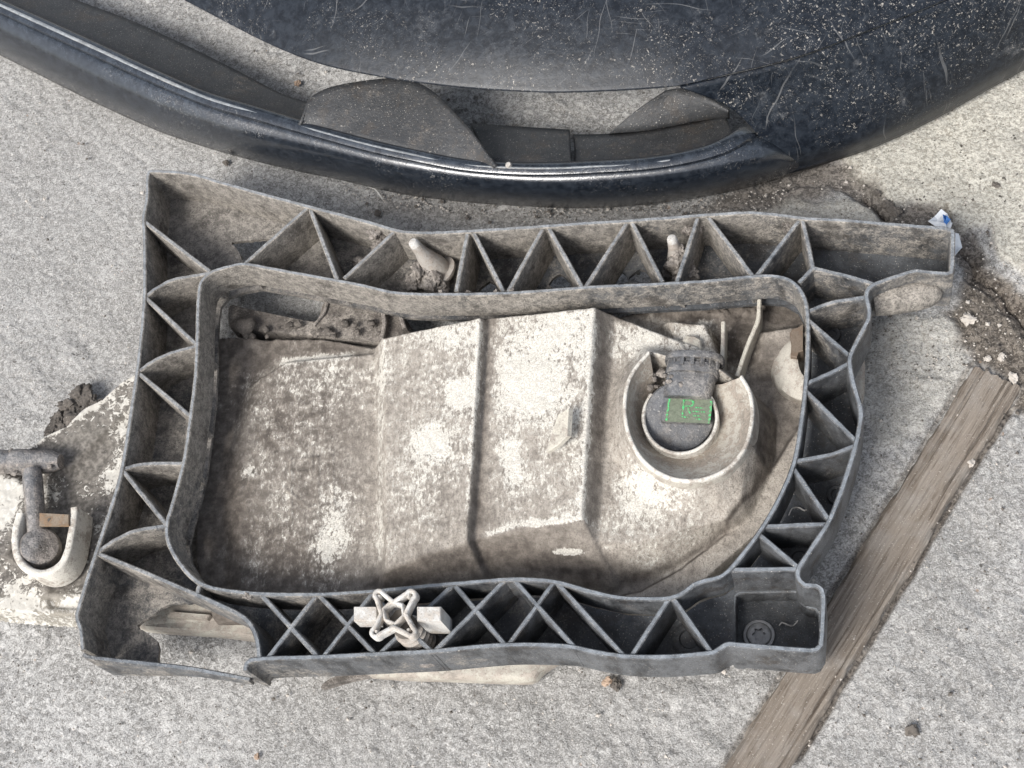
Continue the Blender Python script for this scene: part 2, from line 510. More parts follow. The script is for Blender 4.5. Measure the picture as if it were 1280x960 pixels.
def m_concrete(name):
    M = Mat(name)
    slab = M.attr('slab'); dirt = M.attr('dirt'); dark = M.attr('dark')  # dirt and dark also hold shade painted beside the lath and bumper
    st = M.mapping((1, 1, 1), (0, 0, 0.75)); st = M.mapping((0.85, 1, 1), vec=st)
    n0 = M.noise(6, 4, 0.6); n1 = M.noise(60, 5, 0.68, vec=st); n3 = M.noise(1000, 3, 0.65)
    n2 = M.noise(330, 5, 0.68, dist=0.9); n4 = M.noise(150, 4, 0.65, dist=0.5)
    big = M.noise(2.6, 3, 0.55); mid = M.noise(13, 5, 0.65)
    c = M.mix(M.ramp(n1, 0.34, 0.66), (0.285, 0.279, 0.267), (0.375, 0.368, 0.353))
    c = M.mix(M.ramp(mid, 0.48, 0.62, 0, 0.65), c, (0.45, 0.443, 0.43))
    c = M.mix(M.ramp(mid, 0.46, 0.34, 0, 0.55), c, (0.235, 0.23, 0.22))
    c = M.mix(M.ramp(n4, 0.50, 0.36, 0, 0.4), c, (0.25, 0.242, 0.23))
    c = M.mix(M.ramp(n2, 0.515, 0.585, 0, 0.8), c, (0.555, 0.547, 0.528))
    c = M.mix(M.ramp(n2, 0.475, 0.40, 0, 0.8), c, (0.165, 0.159, 0.149))
    c = M.mix(M.ramp(big, 0.46, 0.60, 0, 0.38), c, (0.25, 0.242, 0.228))
    c = M.mix(M.ramp(n3, 0.54, 0.64, 0, 0.6), c, (0.17, 0.162, 0.152))
    c = M.mix(M.ramp(n3, 0.45, 0.37, 0, 0.6), c, (0.62, 0.61, 0.59))
    c = M.mix(M.ramp(M.noise(190, 2, 0.5, vec=M.mapping(loc=(8, 3, 1))), 0.725, 0.745, 0, 0.8), c, (0.10, 0.09, 0.08))
    # pale slab with sand-coloured fines and dark pits
    s1 = M.noise(480, 4, 0.7)
    cs = M.mix(M.ramp(s1, 0.38, 0.60), (0.30, 0.28, 0.235), (0.63, 0.605, 0.53))
    cs = M.mix(M.ramp(n1, 0.40, 0.75, 0, 0.45), cs, (0.36, 0.34, 0.295))
    cs = M.mix(M.ramp(n3, 0.56, 0.68, 0, 0.6), cs, (0.2, 0.185, 0.155))
    cs = M.mix(M.ramp(M.noise(300, 2, 0.5), 0.68, 0.72), cs, (0.07, 0.06, 0.05))
    c = M.mix(slab, c, cs)
    dk = M.mix(M.ramp(n2, 0.42, 0.58), (0.075, 0.065, 0.055), (0.20, 0.175, 0.148))
    dk = M.mix(M.ramp(n3, 0.60, 0.68), dk, (0.42, 0.39, 0.34))
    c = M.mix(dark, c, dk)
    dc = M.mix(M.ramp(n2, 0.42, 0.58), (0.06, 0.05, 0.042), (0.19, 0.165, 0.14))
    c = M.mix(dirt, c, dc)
    rust = M.math('MULTIPLY', M.ramp(M.noise(120, 2, 0.5, vec=M.mapping(loc=(5, 5, 5))), 0.74, 0.78), 0.5)
    c = M.mix(rust, c, (0.36, 0.235, 0.15))
    h = M.math('ADD', M.math('MULTIPLY', n2, 1.0), M.math('ADD', M.math('MULTIPLY', n3, 0.4), M.math('ADD', M.math('MULTIPLY', n4, 0.5), M.math('MULTIPLY', n1, 0.5))))
    return M.done(c, 0.9, M.bump(h, 0.75, 0.0019), 0.25)

def m_wood(name, ang):
    M = Mat(name)
    v = M.mapping((1, 1, 1), (0, 0, -ang))
    n1 = M.noise(1.0, 4, 0.6, vec=M.mapping((2.5, 90, 30), vec=v), dist=0.1)
    n2 = M.noise(1.0, 4, 0.7, vec=M.mapping((26, 620, 120), vec=v), dist=0.08)
    n5 = M.noise(1.0, 3, 0.6, vec=M.mapping((55, 900, 200), vec=v))
    n3 = M.noise(40, 4, 0.65); n4 = M.noise(900, 2)
    c = M.mix(M.ramp(n1, 0.3, 0.7), (0.185, 0.156, 0.128), (0.262, 0.227, 0.19))
    c = M.mix(M.ramp(n2, 0.50, 0.36, 0, 0.65), c, (0.11, 0.088, 0.07))
    c = M.mix(M.ramp(n2, 0.54, 0.68, 0, 0.4), c, (0.34, 0.30, 0.255))
    c = M.mix(M.ramp(n5, 0.56, 0.70, 0, 0.55), c, (0.095, 0.076, 0.06))
    c = M.mix(M.ramp(n3, 0.45, 0.70, 0, 0.5), c, (0.29, 0.27, 0.245))
    c = M.mix(M.ramp(n4, 0.64, 0.70, 0, 0.6), c, (0.5, 0.47, 0.42))
    return M.done(c, 0.92, M.bump(M.math('ADD', n2, M.math('MULTIPLY', n5, 0.6)), 0.9, 0.0011), 0.2)

def m_flat(name, col, rough=0.6, amt=0.35, scale=200, metal=0.0, dark=0.45):
    M = Mat(name)
    n = M.noise(scale, 5, 0.7); n2 = M.noise(1000, 2)
    c = M.mix(M.ramp(n, 0.35, 0.7, 0, amt), col, tuple(q * dark for q in col))
    c = M.mix(M.ramp(n2, 0.6, 0.75, 0, amt), c, (0.3, 0.27, 0.23))
    return M.done(c, rough, M.bump(n, 0.35, 0.0008), 0.4, Metallic=metal)

MAT_BR = m_plastic('bracket_plastic', film=(0.155, 0.163, 0.172), filmamt=0.88, amount=0.70, gx=-0.75, gy=1.6)
MAT_RIB = m_plastic('rib_plastic', film=(0.150, 0.157, 0.166), filmamt=0.85, amount=0.68, gx=-0.7, gy=1.5, topamt=0.55)
MAT_FLOOR = m_plastic('floor_plastic', amount=0.50, gx=-0.9, gy=0.6, topamt=0.05, filmamt=0.7, film=(0.115, 0.122, 0.13), dust=(0.33, 0.30, 0.262))
MAT_HOUSE = m_housing('housing_shell')
MAT_CREAM = m_cream('cream_moulding')
MAT_RIM = m_cream('cream_rim', 0.50, (0.72, 0.69, 0.62))
MAT_FUN = m_cream('funnel_dusty', 0.62, (0.5, 0.465, 0.4), (0.17, 0.145, 0.12))
MAT_CUP = m_cream('cup_dusty', 0.55, (0.56, 0.525, 0.455), (0.19, 0.165, 0.14))
MAT_LENS = m_cream('lens_edge', 0.62, (0.52, 0.49, 0.42), fine=200)
MAT_HOLD = m_plastic('holder_plastic', amount=0.56, top=(0.15, 0.155, 0.165), topamt=0.4, film=(0.15, 0.155, 0.165), dust=(0.34, 0.31, 0.275))
MAT_GREY = m_plastic('grey_dirty_plastic', base=(0.09, 0.092, 0.098), film=(0.22, 0.225, 0.235), amount=0.68, topamt=0.25, dust=(0.36, 0.32, 0.285))
MAT_MUD = m_plastic('dried_mud', base=(0.12, 0.105, 0.092), film=(0.24, 0.212, 0.188), amount=0.7, topamt=0.0, dust=(0.37, 0.335, 0.30), rough=0.9)
MAT_TAN = m_cream('tan_plastic', 0.55, (0.44, 0.41, 0.37), (0.20, 0.175, 0.152))
MAT_CLOD = m_plastic('dark_clod', base=(0.06, 0.052, 0.045), film=(0.15, 0.132, 0.115), amount=0.45, topamt=0.0, dust=(0.30, 0.265, 0.23), rough=0.9)
MAT_BUMP = m_bumper('bumper_skin', 0.33, 0.42)
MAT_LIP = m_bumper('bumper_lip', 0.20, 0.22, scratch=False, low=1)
MAT_INNER = m_plastic('bumper_inner', amount=0.36, topamt=0.0, filmamt=0.6, film=(0.055, 0.057, 0.06), dust=(0.22, 0.19, 0.16))
MAT_CONC = m_concrete('concrete')
_a = P(1245, 470, 0); _b = P(945, 960, 0)
WANG = math.atan2(_a[1] - _b[1], _a[0] - _b[0])
MAT_WOOD = m_wood('weathered_wood', WANG)
MAT_KNOB = m_cream('pale_nylon', 0.56, (0.66, 0.645, 0.61), (0.27, 0.245, 0.215), fine=220)
MAT_STEEL = m_flat('dull_steel', (0.36, 0.36, 0.36), 0.5, 0.6, 300, 0.5)
MAT_RUST = m_cream('rusty_brass', 0.55, (0.27, 0.215, 0.16), (0.13, 0.085, 0.05), fine=180)
MAT_BROWN = m_cream('brown_tab', 0.5, (0.19, 0.15, 0.115), (0.085, 0.06, 0.042), fine=220)
MAT_STONE = m_flat('pale_stone', (0.52, 0.48, 0.43), 0.9, 0.4, 250)
MAT_STONE2 = m_flat('dark_stone', (0.13, 0.115, 0.10), 0.9, 0.4, 250)
MAT_WHITE = m_flat('white_paper', (0.72, 0.75, 0.78), 0.6, 0.2, 300, dark=0.7)
MAT_BLUE = m_flat('blue_print', (0.06, 0.20, 0.55), 0.5, 0.2, 300)
MAT_FIBRE = m_flat('pale_fibre', (0.45, 0.44, 0.42), 0.8, 0.1)
def m_green():
    M = Mat('green_print')
    n = M.noise(520, 4, 0.7)
    c = M.mix(M.ramp(n, 0.46, 0.58), (0.15, 0.22, 0.13), (0.08, 0.56, 0.19))
    return M.done(c, 0.7, None, 0.3)
MAT_GREEN = m_green()
MAT_LABEL = m_flat('dirty_label', (0.17, 0.195, 0.14), 0.7, 0.6, 420)

LATH_L = [(1216, 454), (1187, 502), (1156, 552), (1102, 640), (1044, 735), (1004, 800), (969, 855), (935, 910), (898, 970), (855, 1040), (690, 1308)]
LATH_R = [(1277, 482), (1238, 545), (1194, 612), (1170, 655), (1111, 755), (1081, 805), (1049, 855), (1016, 910), (979, 970), (935, 1042), (772, 1308)]
# ------------------------------------------------------------------ ground
def make_ground():
    def axis(lo, hi, step, far):
        a = np.arange(lo, hi + step, step)
        g = []; d = step; q = hi + step
        out = list(a)
        while q < far:
            out.append(q); d *= 1.25; q += d
        q = lo - step; d = step; pre = []
        while q > -far:
            pre.append(q); d *= 1.25; q -= d
        return np.array(pre[::-1] + out)
    cs = [P(a, b, 0) for a in (-10, 1290) for b in (-10, 970)]
    xs = [c[0] for c in cs]; ys = [c[1] for c in cs]
    ax = axis(min(xs), max(xs), 0.00115, 1.6); ay = axis(min(ys), max(ys), 0.00115, 1.6)
    X, Y = np.meshgrid(ax, ay, indexing='ij')
    px, py = PX(X, Y, np.zeros_like(X))
    wob = (fbm(X, Y, 60, 5, 4) - 0.5) * 26
    wx, wy = px + wob, py + (fbm(X, Y, 60, 25, 4) - 0.5) * 26
    # pale slab at the upper right
    sl = [(1010, 150), (1050, 205), (1095, 238), (1165, 258), (1205, 285), (1240, 286), (1252, 325), (1290, 345), (1500, 470), (1700, -300), (900, -300)]
    ds = sdf(sl, wx, wy)
    slab = sstep(7, -7, ds) * (0.85 + 0.15 * vnoise(X, Y, 30, 3))
    slab2 = sstep(6, -8, sdf([(1085, 400), (1185, 395), (1205, 425), (1213, 455), (1190, 490), (1150, 540), (1100, 560), (1070, 500)], wx, wy)) * 0.35
    slab3 = sstep(6, -6, sdf([(935, 262), (990, 248), (1040, 252), (1080, 246), (1120, 276), (1180, 285), (1100, 300), (950, 290)], wx, wy)) * 0.55
    # dark filled joint
    jd = ldist([(960, 225), (1045, 214), (1080, 232), (1110, 262), (1150, 268), (1178, 276), (1200, 300), (1228, 345), (1262, 380), (1300, 420), (1400, 520)], wx, wy)
    joint = sstep(19, 9, jd)
    crack = sstep(4.5, 1.5, ldist([(1085, 238), (1118, 278), (1150, 285), (1185, 262), (1200, 300), (1222, 335), (1240, 352), (1265, 385), (1300, 430)], wx, wy))
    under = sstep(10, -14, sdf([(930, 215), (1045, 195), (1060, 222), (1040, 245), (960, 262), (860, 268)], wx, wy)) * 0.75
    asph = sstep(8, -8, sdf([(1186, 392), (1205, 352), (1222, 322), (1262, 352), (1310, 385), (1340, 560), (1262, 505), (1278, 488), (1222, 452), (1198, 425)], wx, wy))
    # shade on the ground between bumper and bracket, painted into the dark mask
    bumper_shade = sstep(24, -26, sdf([(480, 235), (620, 258), (860, 250), (935, 228), (1040, 215), (1010, 262), (880, 268), (560, 285), (450, 270)], wx, wy)) * 0.45
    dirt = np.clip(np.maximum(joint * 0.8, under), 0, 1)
    dirt = np.maximum(dirt, crack * 0.95)
    gap_shade = sstep(6.5, 2.0, ldist([(x + 3, y + 2) for x, y in LATH_R], px + (wob * .2), py))
    gap_shade = np.maximum(gap_shade * sstep(.25, .5, fbm(X, Y, 30, 95, 3)), .6 * sstep(4.5, 1.5, ldist([(x - 2, y) for x, y in LATH_L], px + wob * .2, py)))
    dirt = np.maximum(dirt, gap_shade * .9)  # contact shadow of the lath painted as dirt colour, along a shallow groove
    # relief
    c, s = math.cos(0.75), math.sin(0.75)
    U = X * c - Y * s; V = X * s + Y * c
    rid = np.abs(fbm(U * 0.4, V, 60, 41, 4) - 0.5) * 2
    h = (fbm(X, Y, 9, 31, 3) - 0.5) * 0.006 + (fbm(U * 0.6, V, 70, 37, 4) - 0.5) * 0.0030 * (1 - 0.6 * slab) + (fbm(X, Y, 34, 38, 3) - 0.5) * 0.003 * (1 - 0.6 * slab)
    rmask = 0.25 + 0.75 * sstep(.38, .66, fbm(X, Y, 5, 44, 3))
    h = h * rmask
    h += (fbm(X, Y, 260, 51, 3) - 0.5) * 0.0014 * (0.5 + 0.5 * rmask) - (1 - sstep(0, 0.16, rid)) * 0.0005 * (1 - slab)
    h += sstep(6, -6, ds) * 0.0035 + slab2 * 0.004 + slab3 * 0.004
    h -= joint * 0.0035 * (0.5 + fbm(X, Y, 120, 61, 3)) + crack * 0.005 + gap_shade * 0.003
    h += asph * (fbm(X, Y, 190, 71, 3) - 0.5) * 0.003
    chip = sstep(0.70, 0.78, vnoise(X, Y, 95, 77)) * sstep(0.4, 0.7, vnoise(X, Y, 11, 78))
    h += chip * 0.0014
    fade = np.clip(1.5 - np.maximum(np.abs(X), np.abs(Y)) * 1.0, 0, 1)
    h = h * np.maximum(fade, 0.15) - 0.002
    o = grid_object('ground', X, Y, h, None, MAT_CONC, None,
                    dict(slab=np.clip(slab + slab2 + slab3, 0, 1), dirt=dirt, dark=np.clip(asph + bumper_shade, 0, 1)))
    return tag(o, 'rough pale grey concrete ground with a dark dirt joint', kind='structure')
GROUND = make_ground()

# ------------------------------------------------------------------ ribbed bracket
ZF = 0.0365          # upper face of the bracket's floor plate
ZB = 0.0335
ZRB = 0.0455          # lower edge of the inner ring
BASE = P(600, 560, 0.0)
BR = thing('ribbed_bracket', 'dusty black plastic mounting bracket with triangular ribs framing the lamp', 'bracket', (BASE[0], BASE[1], ZB))

def T(pts, z=ZT):
    return [P(q[0], q[1], q[2] if len(q) > 2 else z) for q in pts]

outer_px = [(306, 838), (308, 829), (313, 825), (334, 823), (401, 821), (480, 817), (539, 814), (590, 809), (632, 806), (670, 806), (711, 808), (745, 815),
            (779, 820), (830, 821), (890, 816), (897, 812), (907, 806), (912, 805), (960, 809), (1012, 813), (1020, 812), (1026, 806), (1027, 800), (1029, 760), (1029, 744), (1027, 737),
            (1020, 732), (1006, 731), (1000, 726), (997, 718), (999, 709), (1018, 680), (1036, 652), (1050, 618), (1060, 589), (1070, 555), (1075, 530), (1076, 512), (1068, 484),
            (1063, 462), (1062, 448), (1066, 437), (1080, 410), (1086, 397), (1086, 385), (1083, 370), (1086, 360), (1096, 354), (1141, 339), (1160, 340), (1184, 342), (1189, 340), (1190, 334),
            (1191, 295), (1190, 288), (1184, 286), (1110, 280), (1047, 275), (1005, 273), (975, 269), (935, 266), (880, 269), (800, 275), (737, 279), (632, 286), (540, 291),
            (500, 289), (465, 279), (400, 262), (340, 246), (275, 228), (235, 217), (192, 214), (186, 215), (184, 220), (183, 250), (179, 272), (180, 300), (180, 371), (174, 440), (165, 506),
            (152, 587), (137, 640), (120, 690), (104, 740), (96, 768), (97, 776), (101, 790), (103, 812)]
lip_px = [(103, 812, ZT), (104, 818, ZT - 0.001), (108, 821, ZT - 0.002), (150, 826, ZT - 0.010), (200, 831, ZT - 0.019), (240, 836, ZT - 0.026), (300, 847, ZF + 0.004), (312, 849, ZF + 0.003)]
inner_px = [(304, 330), (282, 334), (262, 341), (251, 353), (248, 372), (247, 394), (246, 431), (244, 472), (238, 521), (231, 570), (225, 596), (214, 634), (208, 658),
            (211, 680), (225, 705), (245, 726), (270, 736), (322, 742), (397, 743), (465, 739), (550, 731), (610, 726), (647, 724), (692, 727), (737, 739), (775, 747), (831, 748),
            (850, 743), (867, 731), (880, 726), (900, 721), (914, 710), (950, 664), (976, 619), (993, 577), (1002, 525), (1008, 469), (1010, 412), (1007, 378), (996, 357), (978, 347),
            (950, 345), (875, 352), (800, 356), (737, 359), (640, 366), (550, 368), (494, 366), (449, 356), (400, 347), (340, 336)]
outer = cr(T(outer_px), 0.0035)
inner = cr(T(inner_px), 0.0035, closed=True)
MB().wall(outer, ZB, 0.0031, jit=0.0003).build('outer_wall', MAT_BR, BR)
lip = cr(T(lip_px), 0.004)
MB().wall(lip[1:], ZB - 0.002, 0.003, jit=0.0004).build('low_side_wall', MAT_BR, BR)['label'] = 'worn low side wall'
MB().wall(inner, ZRB, 0.0029, closed=True, jit=0.0003).build('inner_wall', MAT_BR, BR)

RIBS = [
    [(178, 275), (262, 339)],
    [(182, 370), (197, 359), (215, 350), (240, 345), (262, 341)],
    [(182, 372), (246, 431)],
    [(174, 463), (190, 452), (214, 441), (244, 433)],
    [(174, 467), (239, 521)],
    [(153, 586), (180, 580), (231, 579)],
    [(154, 589), (208, 656)],
    [(122, 690), (142, 676), (168, 664), (208, 657)],
    [(122, 692), (172, 712), (240, 741), (285, 761), (306, 773), (317, 788), (322, 805), (324, 824)],
    [(246, 742), (250, 728)],
    [(384, 260), (305, 330)], [(388, 262), (421, 349)], [(492, 290), (430, 348)],
    [(584, 292), (570, 364)], [(592, 291), (629, 364)], [(678, 286), (635, 364)], [(686, 285), (727, 358)],
    [(783, 279), (732, 358)], [(790, 278), (828, 352)], [(872, 272), (846, 352)], [(885, 271), (941, 345)], [(1000, 274), (946, 344)],
    [(1003, 275), (1010, 305), (1016, 335)], [(1016, 335), (999, 353)], [(1016, 335), (1055, 344), (1096, 356)],
    [(1010, 389), (1040, 378), (1083, 371)], [(1010, 400), (1064, 446)], [(1009, 479), (1040, 465), (1063, 453)], [(1008, 489), (1071, 552)],
    [(994, 576), (1035, 569), (1071, 556)], [(991, 584), (1037, 651)], [(951, 658), (1036, 655)], [(948, 667), (999, 710)], [(912, 712), (999, 711)],
    [(327, 744), (398, 822)], [(396, 743), (333, 824)], [(398, 743), (470, 819)], [(467, 739), (404, 821)],
    [(462, 740), (541, 816)], [(566, 731), (472, 819)], [(568, 731), (633, 808)], [(631, 725), (541, 816)], [(643, 725), (720, 811)], [(692, 728), (634, 808)],
    [(696, 728), (781, 821)], [(836, 748), (788, 822)], [(841, 747), (891, 818)]]
for r in RIBS:
    pts = T(r, ZT - 0.0009)
    pts = cr(pts, 0.004) if len(r) > 2 else cr([pts[0], pts[1]], 0.005)
    MB().wall(pts, ZF - 0.001, 0.0031, jit=0.0004).build('rib', MAT_RIB, BR)

POCKET = [(918, 744, ZF), (924, 740, ZF), (996, 715, ZT), (999, 727, ZT), (1008, 735, ZT), (1019, 737, ZT), (1024, 744, ZT), (1024, 801, ZT), (1016, 808, ZT), (960, 804, ZT), (926, 801, ZT), (918, 822, ZF)]
# floor plate with the broken-out holes
def floor_plate():
    ow = [P(q[0], q[1], ZT)[:2] for q in outer_px] + [P(q[0], q[1], q[2])[:2] for q in lip_px[1:]]
    iw = [P(q[0], q[1], ZT)[:2] for q in inner_px]
    def jag(px, amp=2.0):
        w = cr([P(q[0], q[1], ZF) for q in px], 0.003, closed=True)
        return [(q[0] + random.uniform(-amp, amp) * 0.00025, q[1] + random.uniform(-amp, amp) * 0.00025) for q in w]
    holes = [jag([(172, 783), (190, 770), (212, 756), (262, 757), (312, 783), (331, 812), (334, 843), (300, 846), (245, 838), (201, 831), (198, 806), (186, 793)]),
             jag([(290, 303), (318, 300), (346, 299), (352, 309), (330, 322), (312, 330), (302, 324), (297, 312)])]
    holes.append([tuple(P(x, y, z)[:2]) for x, y, z in POCKET])
    for c in ((612, 361), (700, 352), (772, 346), (800, 345)):
        holes.append(jag([(c[0] - 14, c[1] + 4), (c[0], c[1] - 9), (c[0] + 14, c[1] + 4), (c[0], c[1] + 10)]))
    loops = [ow, iw] + holes
    flat = []; mb = MB()
    for l in loops: flat.extend(l)
    tr = tessellate_polygon([[Vector((q[0], q[1], 0)) for q in l] for l in loops])
    V = [(q[0], q[1], ZF) for q in flat] + [(q[0], q[1], ZB) for q in flat]
    n = len(flat); Fc = [tuple(t) for t in tr] + [tuple(n + k for k in reversed(t)) for t in tr]
    b = 0
    for l in loops:
        for i in range(len(l)):
            j = (i + 1) % len(l)
            Fc.append((b + i, b + j, n + b + j, n + b + i))
        b += len(l)
    mb.add(V, Fc)
    return mb.build('floor_plate', MAT_FLOOR, BR, smooth=0)
FLOOR = floor_plate()
# moulded bosses on the floor
for (x, y, r) in ((1000, 700, 17), (862, 800, 20), (1040, 420, 11), (1047, 620, 13)):
    c = P(x, y, ZF)
    MB().lathe(c, c + np.array([0, 0, 0.0025]), [(0, r * 0.0005), (0.8, r * 0.0005), (1, r * 0.00045), (1, r * 0.0003), (0.6, r * 0.00026)], 28).build('boss', MAT_FLOOR, BR)
# deep corner pocket: its own lower walls and floor
ZP = 0.0200
pk = cr([np.array(P(x, y, z)) * np.array([1, 1, 0]) for x, y, z in POCKET], 0.004, True)
MB().wall([(q[0], q[1], ZF - 0.0002) for q in pk], ZP - 0.003, 0.0024, True).build('pocket_wall', MAT_BR, BR)
MB().prism([(q[0], q[1]) for q in pk], ZP, ZP - 0.0025).build('pocket_floor', MAT_FLOOR, BR)
# torx screw
def screw():
    c = P(949, 795, ZP); r = 0.0094
    s = MB().lathe(c, c + np.array([0, 0, 0.004]), [(0, r), (0.45, r), (0.6, r * 0.97), (0.62, r * 0.80), (0.9, r * 0.72), (1.0, r * 0.6), (1.0, r * 0.46)], 36, caps=False).build('torx_screw', MAT_STEEL, BR)
    pts = []
    for k in range(36):
        a = k / 36 * 2 * math.pi
        q = r * (0.36 + 0.075 * math.cos(6 * a))
        pts.append((c[0] + q * math.cos(a), c[1] + q * math.sin(a)))
    top = [(c[0] + r * 0.46 * math.cos(k / 36 * 2 * math.pi), c[1] + r * 0.46 * math.sin(k / 36 * 2 * math.pi)) for k in range(36)]
    MB().loft([[(q[0], q[1], c[2] + 0.004) for q in top], [(q[0], q[1], c[2] + 0.004) for q in pts], [(q[0], q[1], c[2] + 0.0012) for q in pts], [(c[0], c[1], c[2] + 0.0012)] * 36], closed=True).build('star_recess', MAT_STEEL, s, smooth=30)
    s['label'] = 'grey star-drive screw'
screw()
# rounded dusty stub under the right-hand tab
MB().lathe(P(1092, 377, .050), P(1178, 364, .052), [(0, .0092), (.15, .0098), (.35, .0101), (.6, .0099), (.8, .0088), (.93, .0064), (1, .002)], 26).build('dusty_stub', m_plastic('stub_dust', amount=0.86, topamt=0.0, film=(0.2, 0.19, 0.175)), BR, smooth=70)
# studs standing in the upper rib row
def stud(tip, base, rb, mud, label):
    a = P(base[0], base[1], ZF); b = P(tip[0], tip[1], ZT - 0.001)
    g = MB().lathe(a, b, [(0, rb * 1.1), (0.35, rb), (0.45, rb * 0.85), (0.6, rb * 0.7), (0.75, rb * 0.52), (0.9, rb * 0.44), (0.97, rb * 0.4), (1.0, rb * 0.3)], 20).build('stud', mud, BR)
    g['label'] = label
    t = a + (b - a) * 0.93; t2 = a + (b - a) * 1.06
    MB().lathe(t, t2, [(0, rb * 0.42), (0.6, rb * 0.40), (0.9, rb * 0.32), (1, rb * 0.15)], 16).build('stud_tip', MAT_WHITE if False else MAT_KNOB, g)
    return g, a, b
g1, a1, b1 = stud((517, 304), (553, 345), 0.0088, MAT_TAN, 'stubby tan stud with pale tip')
MB().lathe(a1 + (b1 - a1) * 0.10, a1 + (b1 - a1) * 0.17, [(0, 0.0128), (0.8, 0.0130), (1, 0.012)], 28).build('stud_collar', MAT_TAN, g1)
g2, a2, b2 = stud((840, 299), (853, 343), 0.0082, MAT_TAN, 'stud caked in pale dried mud')

def lump(c, r, seed, squash=0.7, n=2, amp=0.35, mb=None):
    mb = mb or MB()
    bm = bmesh.new(); bmesh.ops.create_icosphere(bm, subdivisions=n, radius=1)
    rs = np.random.RandomState(seed); ph = rs.rand(6) * 9
    off_ = Vector((seed * 1.37 % 50, seed * 0.71 % 50, seed * 2.13 % 50))
    for v in bm.verts:
        p = v.co.copy()
        d = 1 + amp * 1.3 * mnoise.noise(p * 1.1 + off_) + amp * 0.9 * mnoise.noise(p * 2.9 + off_) + amp * 0.6 * mnoise.noise(p * 7 + off_)
        v.co = p * d
    sx, sy = 0.8 + 0.5 * rs.rand(), 0.8 + 0.4 * rs.rand()
    mb.add([(c[0] + v.co.x * r * sx, c[1] + v.co.y * r * sy, c[2] + v.co.z * r * squash) for v in bm.verts], [[v.index for v in f.verts] for f in bm.faces])
    bm.free()
    return mb
# mud packed round the studs and in the rib corners
for (x, y, z, r) in ((525, 340, 0.050, 13), (540, 352, 0.046, 14), (518, 352, 0.043, 12), (552, 358, 0.044, 10), (847, 328, 0.056, 13), (853, 344, 0.050, 15), (842, 342, 0.049, 12),
                     (848, 314, 0.061, 9), (480, 312, 0.050, 15), (462, 330, 0.046, 14), (478, 300, 0.060, 8), (640, 364, 0.069, 4), (552, 367, 0.069, 5), (620, 365, 0.069, 3.5), (310, 745, 0.070, 5),
                     (866, 286, 0.060, 9), (988, 284, 0.064, 7), (585, 366, 0.0685, 4), (470, 292, 0.064, 9)):
    lump(P(x, y, z), r * 0.0005, int(x * 7 + y), 0.9, 4, 0.42).build('mud_clump', MAT_MUD, BR, smooth=70)

# adjusting screw with star knob
def knob():
    zk = 0.094
    c0 = P(491, 766, zk)
    adj = MB()
    a = P(532, 806, 0.050); b = P(499, 776, 0.085)
    prof = [(0, 0.0095)]
    prof += [(0.05, 0.0064), (0.72, 0.0064), (0.74, 0.0074), (1.0, 0.0074)]
    adj.lathe(a, b, prof, 28)
    A = adj.build('adjusting_screw', MAT_STONE2, BR); A['label'] = 'adjusting screw with a pale star knob'
    for k in range(5):
        q = 0.10 + k * 0.125
        MB().lathe(a + (b - a) * q, a + (b - a) * (q + 0.075), [(0, 0.0064), (0.15, 0.0084), (0.5, 0.0092), (0.85, 0.0084), (1, 0.0064)], 30).build('coil_turn', MAT_TAN, A, smooth=60)
    w = P(524, 801, 0.0475)
    MB().lathe(P(536, 810, 0.045), P(532, 806, 0.0505), [(0, 0.0125), (0.85, 0.0125), (1, 0.0115), (1, 0.009)], 30).build('washer', MAT_GREY, A)
    star = []
    waist = {0: (506, 767), 1: (491, 752), 2: (476, 767), 3: (491, 783)}
    for k, (lx, ly) in enumerate(((513, 743), (473, 743), (469, 790), (513, 789))):
        star.append(waist[k])
        base_a = math.atan2(-(ly - 767), lx - 491)
        for q in range(9):
            an = base_a - math.radians(105) + math.radians(210) * q / 8
            star.append((lx + 5.2 * math.cos(an), ly - 5.2 * math.sin(an)))
    pth = T(star, zk)
    MB().wall(pth, zk - 0.007, 0.0025, True, ch=0.0006, draft=1.0).build('star_rim', MAT_KNOB, A, smooth=50)
    hexp = [(489, 751), (502, 755), (504, 769), (493, 779), (481, 774), (478, 761)]
    MB().wall(T(hexp, zk - 0.0004), zk - 0.009, 0.0017, True).build('hex_socket', MAT_KNOB, A, smooth=50)
    disc = [P(493 + 17 * math.cos(t), 768 + 17 * math.sin(t), zk - 0.0105)[:2] for t in [k / 24 * 2 * math.pi for k in range(24)]]
    MB().prism(disc, zk - 0.0105, zk - 0.014).build('knob_web', MAT_GREY, A)
    for (x0, x1) in ((442, 471), (521, 551)):
        p = [P(x0, 758, zk - 0.003), P(x1, 758, zk - 0.003), P(x1, 776, zk - 0.003), P(x0, 776, zk - 0.003)]
        MB().prism([tuple(q[:2]) for q in p], zk - 0.003, zk - 0.030 if x0 > 500 else zk - 0.016, 0.0007).build('wing_bar', MAT_KNOB, A, smooth=30)
    for (x, y) in ((510, 744), (510, 787), (470, 789), (473, 745)):
        q = P(x, y, zk - 0.001)
        MB().lathe(q - np.array([0, 0, 0.008]), q, [(0, 0.0015), (0.8, 0.0015), (1, 0.0008)], 10).build('pin', MAT_KNOB, A)
knob()

# ------------------------------------------------------------------ tail lamp (seen from its back)
LB = P(600, 600, 0.0)
LAMP = thing('tail_lamp', 'mud-crusted cream tail lamp housing lying face down inside the bracket', 'lamp', (LB[0], LB[1], 0.002))

